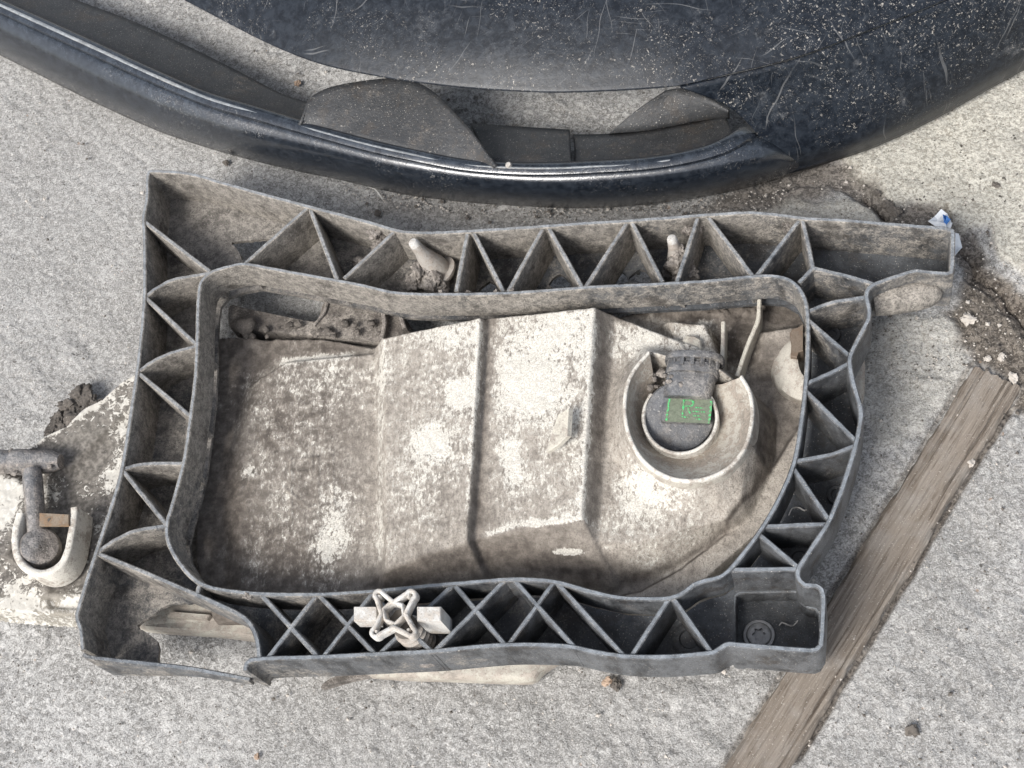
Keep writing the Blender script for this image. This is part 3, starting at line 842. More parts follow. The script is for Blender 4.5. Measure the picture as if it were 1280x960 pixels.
def plateau(X, Y, verts, slopes):
    """convex plateau: verts (px, py, z), slope outside every edge"""
    W = [P(*q) for q in verts]
    A = np.array([[w[0], w[1], 1] for w in W]); z = np.array([w[2] for w in W])
    a, b, c = np.linalg.lstsq(A, z, rcond=None)[0]
    top = a * X + b * Y + c
    h = top.copy()
    n = len(W)
    area = sum(W[i][0] * W[(i + 1) % n][1] - W[(i + 1) % n][0] * W[i][1] for i in range(n))
    sg = 1 if area > 0 else -1
    for i in range(n):
        p, q = W[i], W[(i + 1) % n]
        e = np.array([q[0] - p[0], q[1] - p[1]]); e /= np.linalg.norm(e)
        d = sg * (-(X - p[0]) * e[1] + (Y - p[1]) * e[0])
        s = slopes[i] if hasattr(slopes, '__len__') else slopes
        h = np.minimum(h, top + s * np.minimum(d, 0) * 1.0)
    return h

RIM = [(811, 440), (797, 456), (786, 475), (781, 500), (782, 525), (788, 548), (800, 570), (818, 587), (842, 598), (868, 600), (893, 594), (914, 581), (930, 560), (938, 535), (940, 510), (936, 488), (926, 470)]
def housing():
    st = 0.0008
    cs = [P(a, b, 0.03) for a in (235, 1030) for b in (365, 780)]
    ax = np.arange(min(c[0] for c in cs), max(c[0] for c in cs), st); ay = np.arange(min(c[1] for c in cs), max(c[1] for c in cs), st)
    X, Y = np.meshgrid(ax, ay, indexing='ij')
    out = [P(q[0], q[1], 0.028)[:2] for q in [(262, 418), (330, 421), (400, 419), (462, 430), (482, 428), (520, 412), (600, 402), (740, 392), (775, 392), (800, 385), (900, 372), (1015, 372), (1022, 400), (1018, 560), (965, 660), (870, 745), (780, 775), (262, 775), (240, 700), (240, 600), (255, 500)]]
    dO = sdf(out, X, Y)
    h = np.full(X.shape, 0.0245) + (fbm(X, Y, 18, 201, 3) - 0.5) * 0.003
    h = smax(h, plateau(X, Y, [(330, 470, .0330), (356, 453, .0335), (470, 442, .0345), (470, 800, .0335), (300, 800, .0315), (300, 560, .0315)], [2, 2, 2, .5, .5, .5]), 0.001)
    p1 = plateau(X, Y, [(480, 421, .0500), (601, 397, .0605), (584, 676, .0580), (484, 712, .0470)], [7, 3.0, 1.15, 1.25])
    p2 = plateau(X, Y, [(607, 398, .0520), (743, 383, .0665), (727, 648, .0630), (590, 675, .0500)], [7, 2.0, 1.1, 3])
    h = smax(h, p1, 0.0006); h = smax(h, p2, 0.0006)
    lobe = [(752, 394), (812, 394), (846, 425), (925, 455), (940, 515), (938, 565), (916, 612), (880, 646), (836, 668), (790, 680), (720, 676)]
    p3 = plateau(X, Y, [(x, y, .0490) for x, y in lobe], [6, 3, 3, 3, 3, 2.6, 2.2, 1.9, 1.5, 1.1, 1])
    h = smax(h, p3, 0.0035)
    h = smax(h, plateau(X, Y, [(925, 520, .036), (952, 540, .036), (952, 590, .036), (940, 612, .036), (915, 612, .036)], 4), .0015)
    # cup fillet round the socket
    rimp = [P(x, y, .0670)[:2] for x, y in RIM]
    dR = sdf(rimp, X, Y)
    h = np.where(dR > 0, smax(h, np.where(dR < .022, np.minimum(0.0470 + 0.0190 * np.clip(1 - (dR - .0005) / .020, 0, 1) ** 1.9, p3 + 0.0175), 0), 0.0012), h)
    h = np.where(dR < 0.0008, np.minimum(h, 0.040), h)
    # smaller mouldings
    h = smax(h, plateau(X, Y, [(835, 402, .040), (880, 405, .040), (897, 440, .040), (850, 440, .040)], 3), 0.001)
    h = smax(h, plateau(X, Y, [(955, 415, .037), (990, 410, .038), (990, 445, .038), (950, 450, .035)], [2, 2, 2, .9]), 0.003)
    # outer flange and its joint
    fl = [P(q[0], q[1], 0.031)[:2] for q in [(742, 752), (800, 738), (850, 711), (905, 668), (945, 619), (988, 548), (1040, 470), (1060, 600), (960, 760), (800, 830)]]
    dF = sdf(fl, X, Y)
    h = smax(h, 0.0305 + np.minimum(0.004, -np.minimum(dF, 0) * 0.25) - np.maximum(dF, 0) * 3, 0.0006)
    h -= 0.0014 * np.exp(-(dF / 0.0007) ** 2)
    h = blur(h, 0.8)
    px, py = PX(X, Y, h)
    # bead lines, moulded outlines, scored marks
    def line(pts, w, a):
        return a * np.exp(-(ldist(pts, px, py) / w) ** 2)
    h += line([(479, 425), (476, 540), (474, 700)], 3, .0006)
    h += line([(599, 399), (592, 540), (582, 676)], 2.5, .0004)
    h -= line([(609, 402), (602, 540), (590, 672)], 3, .0008)
    for pts in ([(364, 575), (364, 655)], [(397, 572), (397, 630), (388, 636), (355, 610)], [(364, 575), (397, 572)], [(372, 590), (390, 590), (390, 560)], [(415, 570), (418, 640)], [(310, 590), (295, 625)]):
        h += line(pts, 1.6, .0007)
    h -= line([(300, 600), (345, 560)], 3, .0008)
    marks = [[(945, 512), (948, 521), (957, 534), (944, 546), (942, 556), (949, 566)], [(965, 510), (963, 566)], [(973, 510), (970, 566)], [(952, 546), (963, 546)], [(953, 556), (953, 566)], [(949, 566), (964, 566)], [(953, 542), (953, 550)]]
    for pts in marks:
        h -= line(pts, 1.3, .0007)
    # crusted dirt relief
    rough = (fbm(X, Y, 230, 211, 4, 0.6) - 0.5)
    h += rough * 0.0012 + (fbm(X, Y, 70, 212, 3) - 0.5) * 0.0012
    # dirt clods along the upper edge
    top = np.exp(-((py - 412 - 8 * np.sin(px / 37.0)) / 14) ** 2) * ((px > 280) & (px < 480))
    h += top * 0.004 * sstep(0.35, 0.75, fbm(X, Y, 110, 221, 4))
    rim2 = np.exp(-((py - 388) / 14) ** 2) * ((px > 770) & (px < 960))
    h += rim2 * 0.004 * sstep(0.35, 0.75, fbm(X, Y, 130, 222, 4))
    h = np.minimum(h, 0.006 + np.maximum(0, -dO) * 14)
    keep = (dO < 0.001)[:-1, :-1] & (dO < 0.001)[1:, 1:]
    # where the cream shows and how pale the dust is, with ridge shade painted in
    def blob(cx, cy, rx, ry, a):
        return a * np.exp(-(((px - cx) / rx) ** 2 + ((py - cy) / ry) ** 2))
    fle = np.full(X.shape, 0.44)
    fle += 0.12 * sstep(440, 480, px) * sstep(720, 640, py) * sstep(770, 740, px)
    fle += 0.20 * sstep(660, 400, py) * sstep(470, 610, px) * sstep(750, 740, px) + (fbm(X, Y, 32, 241, 4) - .5) * .7
    for b in ((400, 480, 55, 26, .42), (350, 520, 40, 40, .2), (575, 492, 20, 20, .75), (540, 553, 20, 18, .9), (660, 485, 36, 34, .65), (640, 575, 14, 26, .8), (420, 655, 22, 50, .45), (405, 690, 16, 16, .35),
              (705, 690, 40, 7, .9), (500, 600, 30, 60, .12), (800, 620, 45, 55, .62), (780, 420, 30, 30, .35), (808, 428, 14, 14, .5), (870, 415, 30, 16, .35), (680, 420, 60, 30, .25), (560, 420, 50, 25, .25), (310, 590, 14, 8, .5), (668, 655, 6, 6, .9), (710, 655, 40, 5, .5), (815, 392, 7, 5, .8)):
        fle += blob(*b)
    fle += 0.3 * np.exp(-(ldist([(479, 425), (476, 540), (474, 700)], px, py) / 4) ** 2) + 0.35 * np.exp(-(ldist([(598, 399), (591, 540), (581, 676)], px, py) / 4) ** 2) + 0.5 * np.exp(-(ldist([(740, 385), (737, 500), (725, 646)], px, py) / 5) ** 2)
    fle += 0.5 * np.exp(-(ldist([(355, 452), (440, 443)], px, py) / 5) ** 2) + 0.45 * np.exp(-(ldist([(600, 672), (640, 658), (726, 648)], px, py) / 5) ** 2)
    slope = sstep(3, -4, sdf([(440, 742), (490, 713), (530, 693), (583, 678), (629, 664), (727, 650), (757, 690), (800, 712), (840, 722), (790, 760), (440, 770)], px + (fbm(X, Y, 120, 261, 3) - .5) * 8, py + (fbm(X, Y, 120, 262, 3) - .5) * 8))
    fle -= 0.75 * slope * sstep(15, 25, np.hypot(px - 710, (py - 690) * 4))
    fle -= 0.25 * sstep(330, 280, px) + 0.4 * sstep(430, 415, py) * sstep(470, 450, px) + 0.5 * sstep(402, 390, py) * sstep(765, 780, px)
    ridge_shade = np.exp(-(ldist([(612, 402), (605, 540), (593, 672)], px, py) / 9) ** 2) + np.exp(-(ldist([(753, 392), (749, 520), (742, 650)], px, py) / 10) ** 2)  # shade of the right-facing ridge sides, painted into fleck and tone
    fle -= 0.5 * ridge_shade
    inF = sstep(0.0015, -0.0015, dF)
    right = sstep(935, 955, px) * (1 - inF)
    fle = fle * (1 - inF) * (1 - 0.8 * right)
    fle -= 0.3 * sstep(860, 900, px) * sstep(560, 600, py)
    fle += .12 * sstep(760, 790, px) * (1 - inF) * sstep(400, 410, py)
    tone = 0.16 + 0.62 * sstep(400, 490, px) - 0.40 * slope - 0.5 * ridge_shade + 0.45 * inF * 1.3
    tone += 0.30 * sstep(750, 800, px) * sstep(540, 600, py) - 0.5 * sstep(405, 385, py) * sstep(765, 780, px)
    tone += (fbm(X, Y, 25, 231, 4) - 0.5) * 0.7 - .45 * right - .25 * sstep(320, 270, px) - .25 * sstep(640, 720, py) * sstep(460, 400, px)
    mudband = np.exp(-(ldist([(470, 728), (560, 702), (640, 692), (740, 715)], px, py) / 13) ** 2)
    tone -= 0.6 * mudband; fle -= 0.5 * mudband
    strip = sstep(448, 438, py + (px - 400) * 0.10) * sstep(470, 440, px)
    tone -= 0.55 * strip; fle -= 0.25 * strip
    back = sstep(404, 394, py - 6 * np.sin(px / 19.0)) * sstep(762, 776, px)
    back = np.maximum(back, sstep(470, 440, py) * sstep(880, 905, px) * sstep(955, 935, px))
    tone -= 0.95 * back; fle -= 0.35 * back
    foot = np.exp(-(ldist([(951, 545), (951, 585), (942, 615), (918, 650), (885, 680), (845, 704), (795, 722)], px, py) / 5.5) ** 2)
    tone -= 0.75 * foot; fle -= 0.4 * foot
    tone = tone * (1 - inF) + inF * (0.95 + (fbm(X, Y, 120, 251, 3) - .5) * .3)
    tone -= 1.2 * np.exp(-(dF / 0.0010) ** 2)
    grid_object('housing', X, Y, h, keep, MAT_HOUSE, LAMP, dict(fleck=np.clip(fle, -0.3, 1.25), tone=np.clip(tone, 0, 1)))
housing()

def wing():
    st = 0.0008
    cs = [P(a, b, 0.024) for a in (-60, 290) for b in (430, 800)]
    ax = np.arange(min(c[0] for c in cs), max(c[0] for c in cs), st); ay = np.arange(min(c[1] for c in cs), max(c[1] for c in cs), st)
    X, Y = np.meshgrid(ax, ay, indexing='ij')
    out = [P(q[0], q[1], 0.02)[:2] for q in [(285, 415), (172, 464), (150, 477), (128, 497), (104, 509), (84, 530), (58, 542), (30, 563), (-25, 588), (-55, 640), (-55, 762), (0, 769), (60, 774), (99, 774), (160, 752), (285, 752)]]
    dO = sdf(out, X, Y)
    h = np.full(X.shape, 0.0215) + (fbm(X, Y, 20, 301, 3) - 0.5) * 0.004
    low = [P(q[0], q[1], .022)[:2] for q in [(178, 500), (140, 530), (95, 578), (62, 600), (60, 760), (290, 760), (290, 480)]]
    h -= 0.004 * sstep(0.001, -0.002, sdf(low, X, Y))
    h = smax(h, plateau(X, Y, [(-70, 595, .030), (5, 592, .030), (30, 603, .030), (33, 628, .030), (8, 692, .030), (-70, 730, .030)], 1.6), 0.0015)
    h = smax(h, plateau(X, Y, [(-70, 738, .022), (110, 745, .020), (98, 772, .013), (-70, 764, .013)], 1.2), 0.002)
    h = blur(h, 1.2)
    px, py = PX(X, Y, h)
    eg = np.exp(-(ldist([(172, 465), (95, 523), (32, 563)], px, py) / 4.5) ** 2)
    h += eg * 0.0018
    h += (fbm(X, Y, 200, 311, 4, .6) - .5) * 0.0016
    h = np.minimum(h, 0.004 + np.maximum(0, -dO) * 5)
    keep = (dO < 0.001)[:-1, :-1] & (dO < 0.001)[1:, 1:]
    def blob(cx, cy, rx, ry, a):
        return a * np.exp(-(((px - cx) / rx) ** 2 + ((py - cy) / ry) ** 2))
    fle = np.full(X.shape, 0.30) + (fbm(X, Y, 40, 341, 4) - .5) * 1.1
    fle += 0.5 * eg + blob(150, 545, 24, 45, .4) + blob(140, 600, 22, 30, .35) + blob(5, 630, 40, 40, .6) + blob(85, 745, 60, 22, .3) + blob(20, 740, 40, 30, .3) + blob(110, 500, 30, 22, .3) + blob(70, 545, 30, 14, .3)
    fle += 0.35 * sstep(742, 758, py)
    fle -= blob(105, 560, 35, 22, .45) + blob(95, 650, 18, 50, .2)
    tone = 0.12 + 0.5 * sstep(735, 755, py) + (fbm(X, Y, 25, 331, 4) - .5) * .4
    grid_object('housing_wing', X, Y, h, keep, MAT_WING, LAMP, dict(fleck=np.clip(fle, -.3, 1.3), tone=np.clip(tone, 0, 1)))['label'] = 'peeling white end of the lamp housing'
def m_wing():
    M = Mat('wing_shell')
    fl = M.attr('fleck'); tn = M.attr('tone')
    n1 = M.noise(240, 5, 0.66, dist=0.9); n2 = M.noise(90, 4, 0.6); n3 = M.noise(1200, 2, 0.6)
    f = M.math('MULTIPLY_ADD', n1, 0.85, M.math('MULTIPLY', n2, 0.4))
    f = M.math('MULTIPLY_ADD', M.noise(620, 4, 0.65), 0.35, f)
    mask = M.ramp(M.math('SUBTRACT', f, M.math('MULTIPLY_ADD', fl, -0.40, 1.06)), -0.012, 0.02)
    mud = M.mix(M.ramp(M.noise(300, 5, 0.7), 0.38, 0.64), (0.075, 0.068, 0.061), (0.235, 0.215, 0.192))
    mud = M.mix(tn, mud, (0.4, 0.37, 0.31))
    mud = M.mix(M.ramp(n3, 0.5, 0.7, 0, 0.5), mud, (0.055, 0.05, 0.045))
    c = M.mix(mask, mud, M.mix(M.ramp(n1, 0.5, 0.75), (0.50, 0.478, 0.43), (0.70, 0.68, 0.625)))
    h = M.math('ADD', M.math('MULTIPLY', mask, 0.6), M.math('MULTIPLY', n3, 0.25))
    return M.done(c, 0.8, M.bump(h, 0.6, 0.001), 0.35)
MAT_WING = m_wing()
wing()

# lens body under the housing
lens = [(172, 784), (312, 798), (400, 834), (483, 845), (560, 848), (655, 851), (668, 848), (677, 838), (700, 825), (850, 800), (980, 700), (1050, 560), (1079, 495), (1081, 470), (1079, 445), (1040, 400), (960, 392), (780, 405), (600, 430), (330, 455), (215, 700), (212, 757), (190, 768)]
MB().prism([tuple(q[:2]) for q in cr(T(lens, 0.012), 0.004, True)], 0.014, 0.0015, 0.003).build('lens', MAT_LENS, LAMP, smooth=50)
MB().prism([tuple(P(*q)[:2]) for q in [(212, 764, .019), (262, 768, .019), (258, 774, .019), (208, 770, .019)]], 0.0185, 0.012, 0.0008).build('lens_ridge', MAT_LENS, LAMP)
MB().prism([tuple(q[:2]) for q in cr(T([(400, 859), (408, 850), (425, 843), (460, 838), (470, 842), (440, 848), (415, 855)], 0.010), 0.003, True)], 0.010, 0.002, 0.001).build('broken_lug', MAT_MUD, LAMP)

# bulb socket: funnel rim, inner ring
def arc(cx, cy, rx, ry, a0, a1, n, z):
    return [P(cx + rx * math.cos(math.radians(a0 + (a1 - a0) * k / (n - 1))), cy + ry * math.sin(math.radians(a0 + (a1 - a0) * k / (n - 1))), z) for k in range(n)]
def funnel():
    rim = RIM
    top = cr(T(rim, .0690), 0.0025)
    n = len(top)
    c = P(860, 522, .0690)
    def off(d, z, cx=0.0):
        o = []
        for i, p in enumerate(top):
            v = (p - c)[:2]; l = np.linalg.norm(v); v = v / l
            o.append((p[0] + v[0] * d, p[1] + v[1] * d, z))
        return o
    inn = arc(850, 521, 52, 50, -128, -128 - 284, n, .050)
    f = MB()
    f.loft([off(0.0035, .054), off(0.0024, .0615), off(0.0015, .0670)])
    s = f.build('socket_funnel', MAT_CUP, LAMP, smooth=60)
    MB().loft([off(0.0015, .0670), off(0.0013, .0683), off(0.0008, .0690), off(-0.0006, .0692), off(-0.0011, .0685), off(-0.0014, .0665)]).build('funnel_rim', MAT_RIM, s, smooth=70)
    mid = [np.array(a) * 0.5 + np.array(b) * 0.5 - np.array([0, 0, 0.0035]) for a, b in zip(off(-0.0018, .0685), inn)]
    MB().loft([off(-0.0012, .0682), mid, inn, arc(850, 521, 47, 46, -128, -412, n, .047)]).build('funnel_inside', MAT_FUN, s, smooth=60)
    ring = arc(850, 521, 46, 45, -140, -400, 60, .0585)
    MB().wall(ring, .044, 0.0022, ch=0.0007).build('socket_ring', MAT_RIM, LAMP)
funnel()
# bulb holder with right-angle connector
def holder():
    c = P(849, 521, .054)
    d = MB().lathe(P(849, 521, .046), c, [(0, .0215), (0.9, .0215), (1, .0207), (1.06, .015), (1.06, .012)], 40, caps=True).build('bulb_holder', MAT_HOLD, LAMP)
    d['label'] = 'black bulb holder with green print'
    up = P(862, 470, .06) - P(856, 530, .06); up /= np.linalg.norm(up)
    rt = np.array([up[1], -up[0], 0]); zz = np.array([0, 0, 1.])
    # slab the label sits on
    MB().box(P(858, 512, .0565), rt * .0150, up * .0092, zz * .0026, .0012).build('label_pad', MAT_HOLD, d)
    lab = P(861, 513, .0593)
    MB().box(lab + zz * 0.0001, rt * .0138, up * .0082, zz * .0002).build('label', MAT_LABEL, d)
    # printed marks: two bars, a big initial and three text lines
    mk = MB()
    def stroke(x0, y0, x1, y1, w):
        p = lab + rt * x0 + up * y0 + zz * .0005; q = lab + rt * x1 + up * y1 + zz * .0005
        e = (q - p); L = np.linalg.norm(e); e /= L; s = np.array([-e[1], e[0], 0])
        mk.box((p + q) / 2, e * L / 2, s * w / 2, zz * .0001)
    stroke(-.0130, -.0075, -.0125, .0070, .0011); stroke(.0130, -.0082, .0133, .0066, .0014)
    stroke(-.0035, -.0035, -.0035, .0068, .0011); stroke(-.0035, .0064, .0010, .0066, .0010); stroke(.0010, .0066, .0028, .0050, .0011)
    stroke(.0028, .0050, .0012, .0028, .0010); stroke(.0012, .0028, -.0033, .0022, .0009); stroke(-.0008, .0024, .0010, -.0022, .0011)
    for yy, a, b in ((.0020, .0040, .0085), (-.0006, .0025, .0100), (-.0034, .0030, .0078), (-.0055, .0050, .0080), (-.0048, -.0040, .0005)):
        x = a
        while x < b:
            l = random.uniform(.0006, .0016)
            stroke(x, yy - x * 0.03, min(b, x + l), yy - x * 0.03 + random.uniform(-.0002, .0002), .0007)
            x += l + random.uniform(.0003, .0006)
    mk.build('green_print', MAT_GREEN, d, smooth=0)
    # neck and ribbed collar
    a = P(858, 500, .0580); b = P(868, 455, .0590)
    nb = MB()
    rows = []
    for t, wx, wz in ((0, .0138, .0065), (0.12, .0148, .0078), (0.75, .0152, .0085), (1.0, .0150, .0088)):
        q = a + (b - a) * t; r = []
        for k in range(28):
            an = k / 28 * 2 * math.pi
            ca, sa = math.cos(an), math.sin(an)
            r.append(q + rt * wx * math.copysign(abs(ca) ** .6, ca) + zz * wz * math.copysign(abs(sa) ** .6, sa))
        rows.append(r)
    nb.loft(rows, closed=True, caps=True)
    nb.build('connector_neck', MAT_HOLD, d, smooth=60)
    for t0, t1, sc in ((0.62, 0.88, 1.02), (0.98, 1.16, 1.14)):
        q0 = a + (b - a) * t0; q1 = a + (b - a) * t1
        rows = []
        for t, k2 in ((0, .97), (0.25, 1.0), (0.75, 1.0), (1, .96)):
            q = q0 + (q1 - q0) * t
            rows.append([q + rt * .0162 * sc * k2 * math.copysign(abs(math.cos(an)) ** .75, math.cos(an)) + zz * .0105 * sc * k2 * math.copysign(abs(math.sin(an)) ** .75, math.sin(an)) for an in [k / 32 * 2 * math.pi for k in range(32)]])
        MB().loft(rows, closed=True, caps=True).build('collar', MAT_HOLD, d, smooth=50)
    for k in range(7):
        an = math.radians(25 + k * 130 / 6)
        q = a + (b - a) * 0.94
        cc = q + rt * .0162 * math.cos(an) + zz * .0104 * math.sin(an)
        MB().box(cc, up * .0042, (rt * -math.sin(an) + zz * math.cos(an)) * .0014, (rt * math.cos(an) + zz * math.sin(an)) * .0012, .0004).build('collar_rib', MAT_HOLD, d)
    mm = MB()
    for i in range(16):
        mq = P(random.uniform(812, 890), random.uniform(468, 482), random.uniform(.060, .0665))
        lump(mq, random.uniform(.0008, .0022), 900 + i, .6, 1, .3, mm)
    for i in range(10):
        lump(P(random.uniform(812, 830), random.uniform(462, 500), random.uniform(.052, .056)), random.uniform(.0015, .004), 950 + i, .6, 2, .3, mm)
    mm.build('mud_crumbs', MAT_MUD, d, smooth=70)['kind'] = 'stuff'
holder()
# stiffening fins
for pts, z, zb, mt in (([(904, 402), (903, 440), (899, 475)], .046, .028, MAT_CREAM), ([(949, 374), (948, 396), (946, 404), (934, 432), (921, 470)], .045, .028, MAT_CREAM)):
    MB().wall(cr(T(pts, z), .003), zb, .0026, jit=.0003).build('fin', mt, LAMP)
MB().prism([tuple(P(*q)[:2]) for q in [(852, 425, .045), (858, 419, .045), (868, 419, .045), (876, 424, .045), (878, 440, .045), (850, 440, .045)]], .045, .03, .001).build('lug', MAT_CREAM, LAMP)
# small standing clip on the back
def clip():
    V = [P(683, 566, .0690), P(690, 540, .0695), P(698, 518, .0705), P(711, 511, .074), P(709, 545, .074), P(697, 557, .0715)]
    d = np.array([0.0022, 0.0004, -0.0022])
    lo = [v + d for v in V]
    cl = MB().loft([V, lo], closed=True, caps=True).build('clip', MAT_CREAM, LAMP, smooth=0)
    MB().wall(T([(704, 540, .0615), (728, 537, .0605)]), .054, .0035).build('clip_foot', MAT_CREAM, cl)
clip()
# second, open bulb port at the right-hand end
def port():
    top = arc(1012, 446, 20, 32, 70, 275, 34, .043)
    low = arc(1010, 464, 47, 42, 70, 275, 34, .025)
    mid = arc(1010, 460, 43, 41, 70, 275, 34, .036)
    inn = arc(1013, 446, 16, 28, 70, 275, 34, .0425)
    p = MB().loft([low, mid, top, inn, arc(1014, 452, 15, 26, 70, 275, 34, .028)]).build('open_port', MAT_CUP, LAMP, smooth=60)
    MB().prism([tuple(P(*q)[:2]) for q in [(987, 416, .046), (991, 410, .046), (997, 409, .046), (1004, 404, .046), (1004, 438, .046), (999, 440, .046), (996, 447, .046), (988, 445, .046), (989, 430, .046)]], .046, .032, .0006).build('brown_tab', MAT_BROWN, p)
port()
# rails crossing the aperture near its upper left
MB().prism([tuple(q[:2]) for q in cr(T([(286, 382), (300, 384), (390, 402), (400, 395), (408, 376), (500, 392), (510, 425), (440, 424), (380, 418), (300, 412), (286, 408)], .024), .004, True)], .024, .010, .0012).build('upper_rail', m_plastic('rail_mud', base=(0.09, 0.078, 0.068), film=(0.17, 0.15, 0.132), amount=0.62, topamt=0.0, dust=(0.36, 0.325, 0.285), rough=0.9), LAMP)
MB().wall(T([(409, 375, .027), (405, 390, .027), (392, 406, .026)]), .012, .002, jit=.0004).build('rail_web', MAT_MUD, LAMP)
MB().wall(cr(T([(478, 386, .031), (480, 405, .031), (476, 424, .031)]), .003), .014, .003, jit=.0005).build('rail_web', MAT_MUD, LAMP)
MB().wall(cr(T([(500, 392, .033), (505, 410, .031)]), .003), .014, .003).build('rail_web', MAT_MUD, LAMP)
rk = MB()
for i in range(26):
    x = random.uniform(288, 480)
    lump(P(x, 410 + random.uniform(-6, 12), .028), random.uniform(.001, .0035), 400 + i, .7, 2, .3, rk)
lump(P(305, 408, .030), .007, 433, .7, 2, .3, rk)
rk.build('mud_clods', MAT_CLOD, LAMP, smooth=70)['kind'] = 'stuff'

# left-hand bulb socket on the wing
def left_socket():
    zt = .042
    path = [(24, 641), (19, 660), (18, 680), (22, 697), (32, 710), (46, 716), (62, 714), (76, 704), (84, 688), (88, 668), (91, 650), (92, 634)]
    u = MB().wall(cr(T(path, zt), .002), .020, .0052, ch=.001, draft=1.12, jit=.0003).build('socket_cradle', MAT_RIM, LAMP, smooth=50)
    g = MB()
    g.lathe(P(50, 690, .022), P(50, 682, .040), [(0, .0145), (.6, .014), (.9, .012), (1, .007)], 28)
    h = g.build('left_bulb_holder', MAT_GREY, LAMP); h['label'] = 'grey muddy bulb holder'
    MB().lathe(P(48, 690, .035), P(40, 588, .037), [(0, .0065), (.3, .0062), (.5, .0066), (.9, .0068), (1, .006)], 22).build('stem', MAT_GREY, h)
    MB().lathe(P(-10, 578, .031), P(76, 577, .031), [(0, .0085), (.1, .0092), (.3, .008), (.34, .0092), (.5, .0092), (.55, .0082), (.85, .0082), (1, .005)], 22).build('cross_tube', MAT_GREY, h)
    mm = MB()
    for i in range(14):
        lump(P(random.uniform(10, 75), random.uniform(566, 592), .036), random.uniform(.001, .003), 600 + i, .6, 2, .3, mm)
    mm.build('mud_crumbs', MAT_MUD, h, smooth=70)['kind'] = 'stuff'
    p = [(49, 641), (86, 643), (86, 657), (49, 657)]
    t = MB().prism([tuple(P(x, y, .0435)[:2]) for x, y in p], .0435, .041, .0004).build('contact_tab', MAT_RUST, LAMP)
    MB().lathe(P(62, 650, .0434), P(62, 650, .0437), [(0, .0014), (1, .0014)], 14).build('tab_hole', MAT_STONE2, t)
left_socket()
for i, (x, y, r) in enumerate(((100, 495, 14), (84, 508, 13), (72, 526, 12), (64, 542, 10), (110, 504, 12), (92, 520, 13), (120, 505, 9), (80, 540, 11))):
    lump(P(x, y, .008), r * .0005, 71 + i, .55, 4, .5).build('mud_lump', MAT_CLOD, LAMP, smooth=70)

# ------------------------------------------------------------------ bumper
BB = P(700, 150, 0)
BU = thing('car_bumper', 'scratched black car bumper with a curved slot above the bracket', 'bumper', (BB[0], BB[1], 0.0))
def resample(c, n):
    pts = cr(c, .004)
    d = np.cumsum([0] + [np.linalg.norm(b - a) for a, b in zip(pts[:-1], pts[1:])])
    A = np.array(pts); t = np.linspace(0, d[-1], n)
    return np.stack([np.interp(t, d, A[:, k]) for k in range(A.shape[1])], -1)
def solid(o, t):
    md = o.modifiers.new('thickness', 'SOLIDIFY'); md.thickness = t; md.offset = -1
    return o
def surf(name, curves, zs, mat, n=120, thick=.0025, per=4, noise=.0004, parent=BU):
    """loft between photograph curves lifted to their heights"""
    rows = []
    for c, z in zip(curves, zs):
        if callable(z):
            w = [P(q[0], q[1], z(i / (len(c) - 1))) for i, q in enumerate(c)]
        elif hasattr(z, '__len__'):
            w = [P(q[0], q[1], z[0] + (z[1] - z[0]) * i / (len(c) - 1)) for i, q in enumerate(c)]
        else:
            w = [P(q[0], q[1], q[2] if len(q) > 2 else z) for q in c]
        rows.append(resample(w, n))
    R = np.array(rows)
    out = []
    m_ = len(rows)
    for j in range(n):
        out.append(cr([R[i, j] for i in range(m_)], 1e9) if per == 1 else None)
    fine = []
    for i in range(m_ - 1):
        p0 = R[i - 1] if i else 2 * R[i] - R[i + 1]
        p3 = R[i + 2] if i + 2 < m_ else 2 * R[i + 1] - R[i]
        for s in range(per):
            t = s / per
            a, b = R[i], R[i + 1]
            m1 = (b - p0) / 2; m2 = (p3 - a) / 2
            fine.append((2*t**3-3*t*t+1)*a + (t**3-2*t*t+t)*m1 + (-2*t**3+3*t*t)*b + (t**3-t*t)*m2)
    fine.append(R[-1])
    fine = np.array(fine)
    fine[..., 2] += (vnoise(fine[..., 0], fine[..., 1], 22, 401) - .5) * noise
    o = MB().loft([[tuple(q) for q in r] for r in fine]).build(name, mat, parent, smooth=50)
    return solid(o, thick)
C = [(100, -70), (180, -25), (230, 0), (330, 52), (400, 80), (480, 97), (560, 108), (640, 114), (700, 116), (780, 113), (850, 107), (905, 94), (1000, 70), (1090, 36), (1180, 0), (1260, -40), (1340, -85)]
def shift(c, dx, dy, k=0.0):
    return [(q[0] + dx + (q[0] - 640) * k, q[1] + dy) for q in c]
surf('upper_panel', [C, shift(C, 0, -7), shift(C, -2, -60, -.03), shift(C, -4, -140, -.08), shift(C, -6, -260, -.12)], [.094, .0965, .110, .125, .135], MAT_BUMP, 160, per=5)
side_l = [(853, 108), (880, 117), (905, 128), (930, 146), (955, 180), (975, 205), (990, 216)]
E = [(850, 107, .094), (905, 95, .094), (1000, 71, .094), (1090, 37, .095), (1180, 1, .096), (1260, -39, .097), (1340, -84, .098)]
M1 = [(905, 128, .075), (945, 118, .076), (1030, 98, .077), (1115, 67, .078), (1210, 25, .079), (1290, -12, .080), (1370, -55, .081)]
M2 = [(938, 155, .056), (985, 150, .056), (1065, 132, .056), (1150, 98, .056), (1240, 52, .056), (1310, 20, .056), (1390, -25, .057)]
M3 = [(963, 190, .035), (1010, 185, .034), (1082, 166, .033), (1165, 128, .032), (1245, 85, .032), (1320, 45, .032), (1400, 0, .032)]
M4 = [(985, 214, .012), (1030, 201, .010), (1092, 180, .009), (1165, 146, .009), (1240, 105, .009), (1310, 66, .009), (1400, 15, .009)]
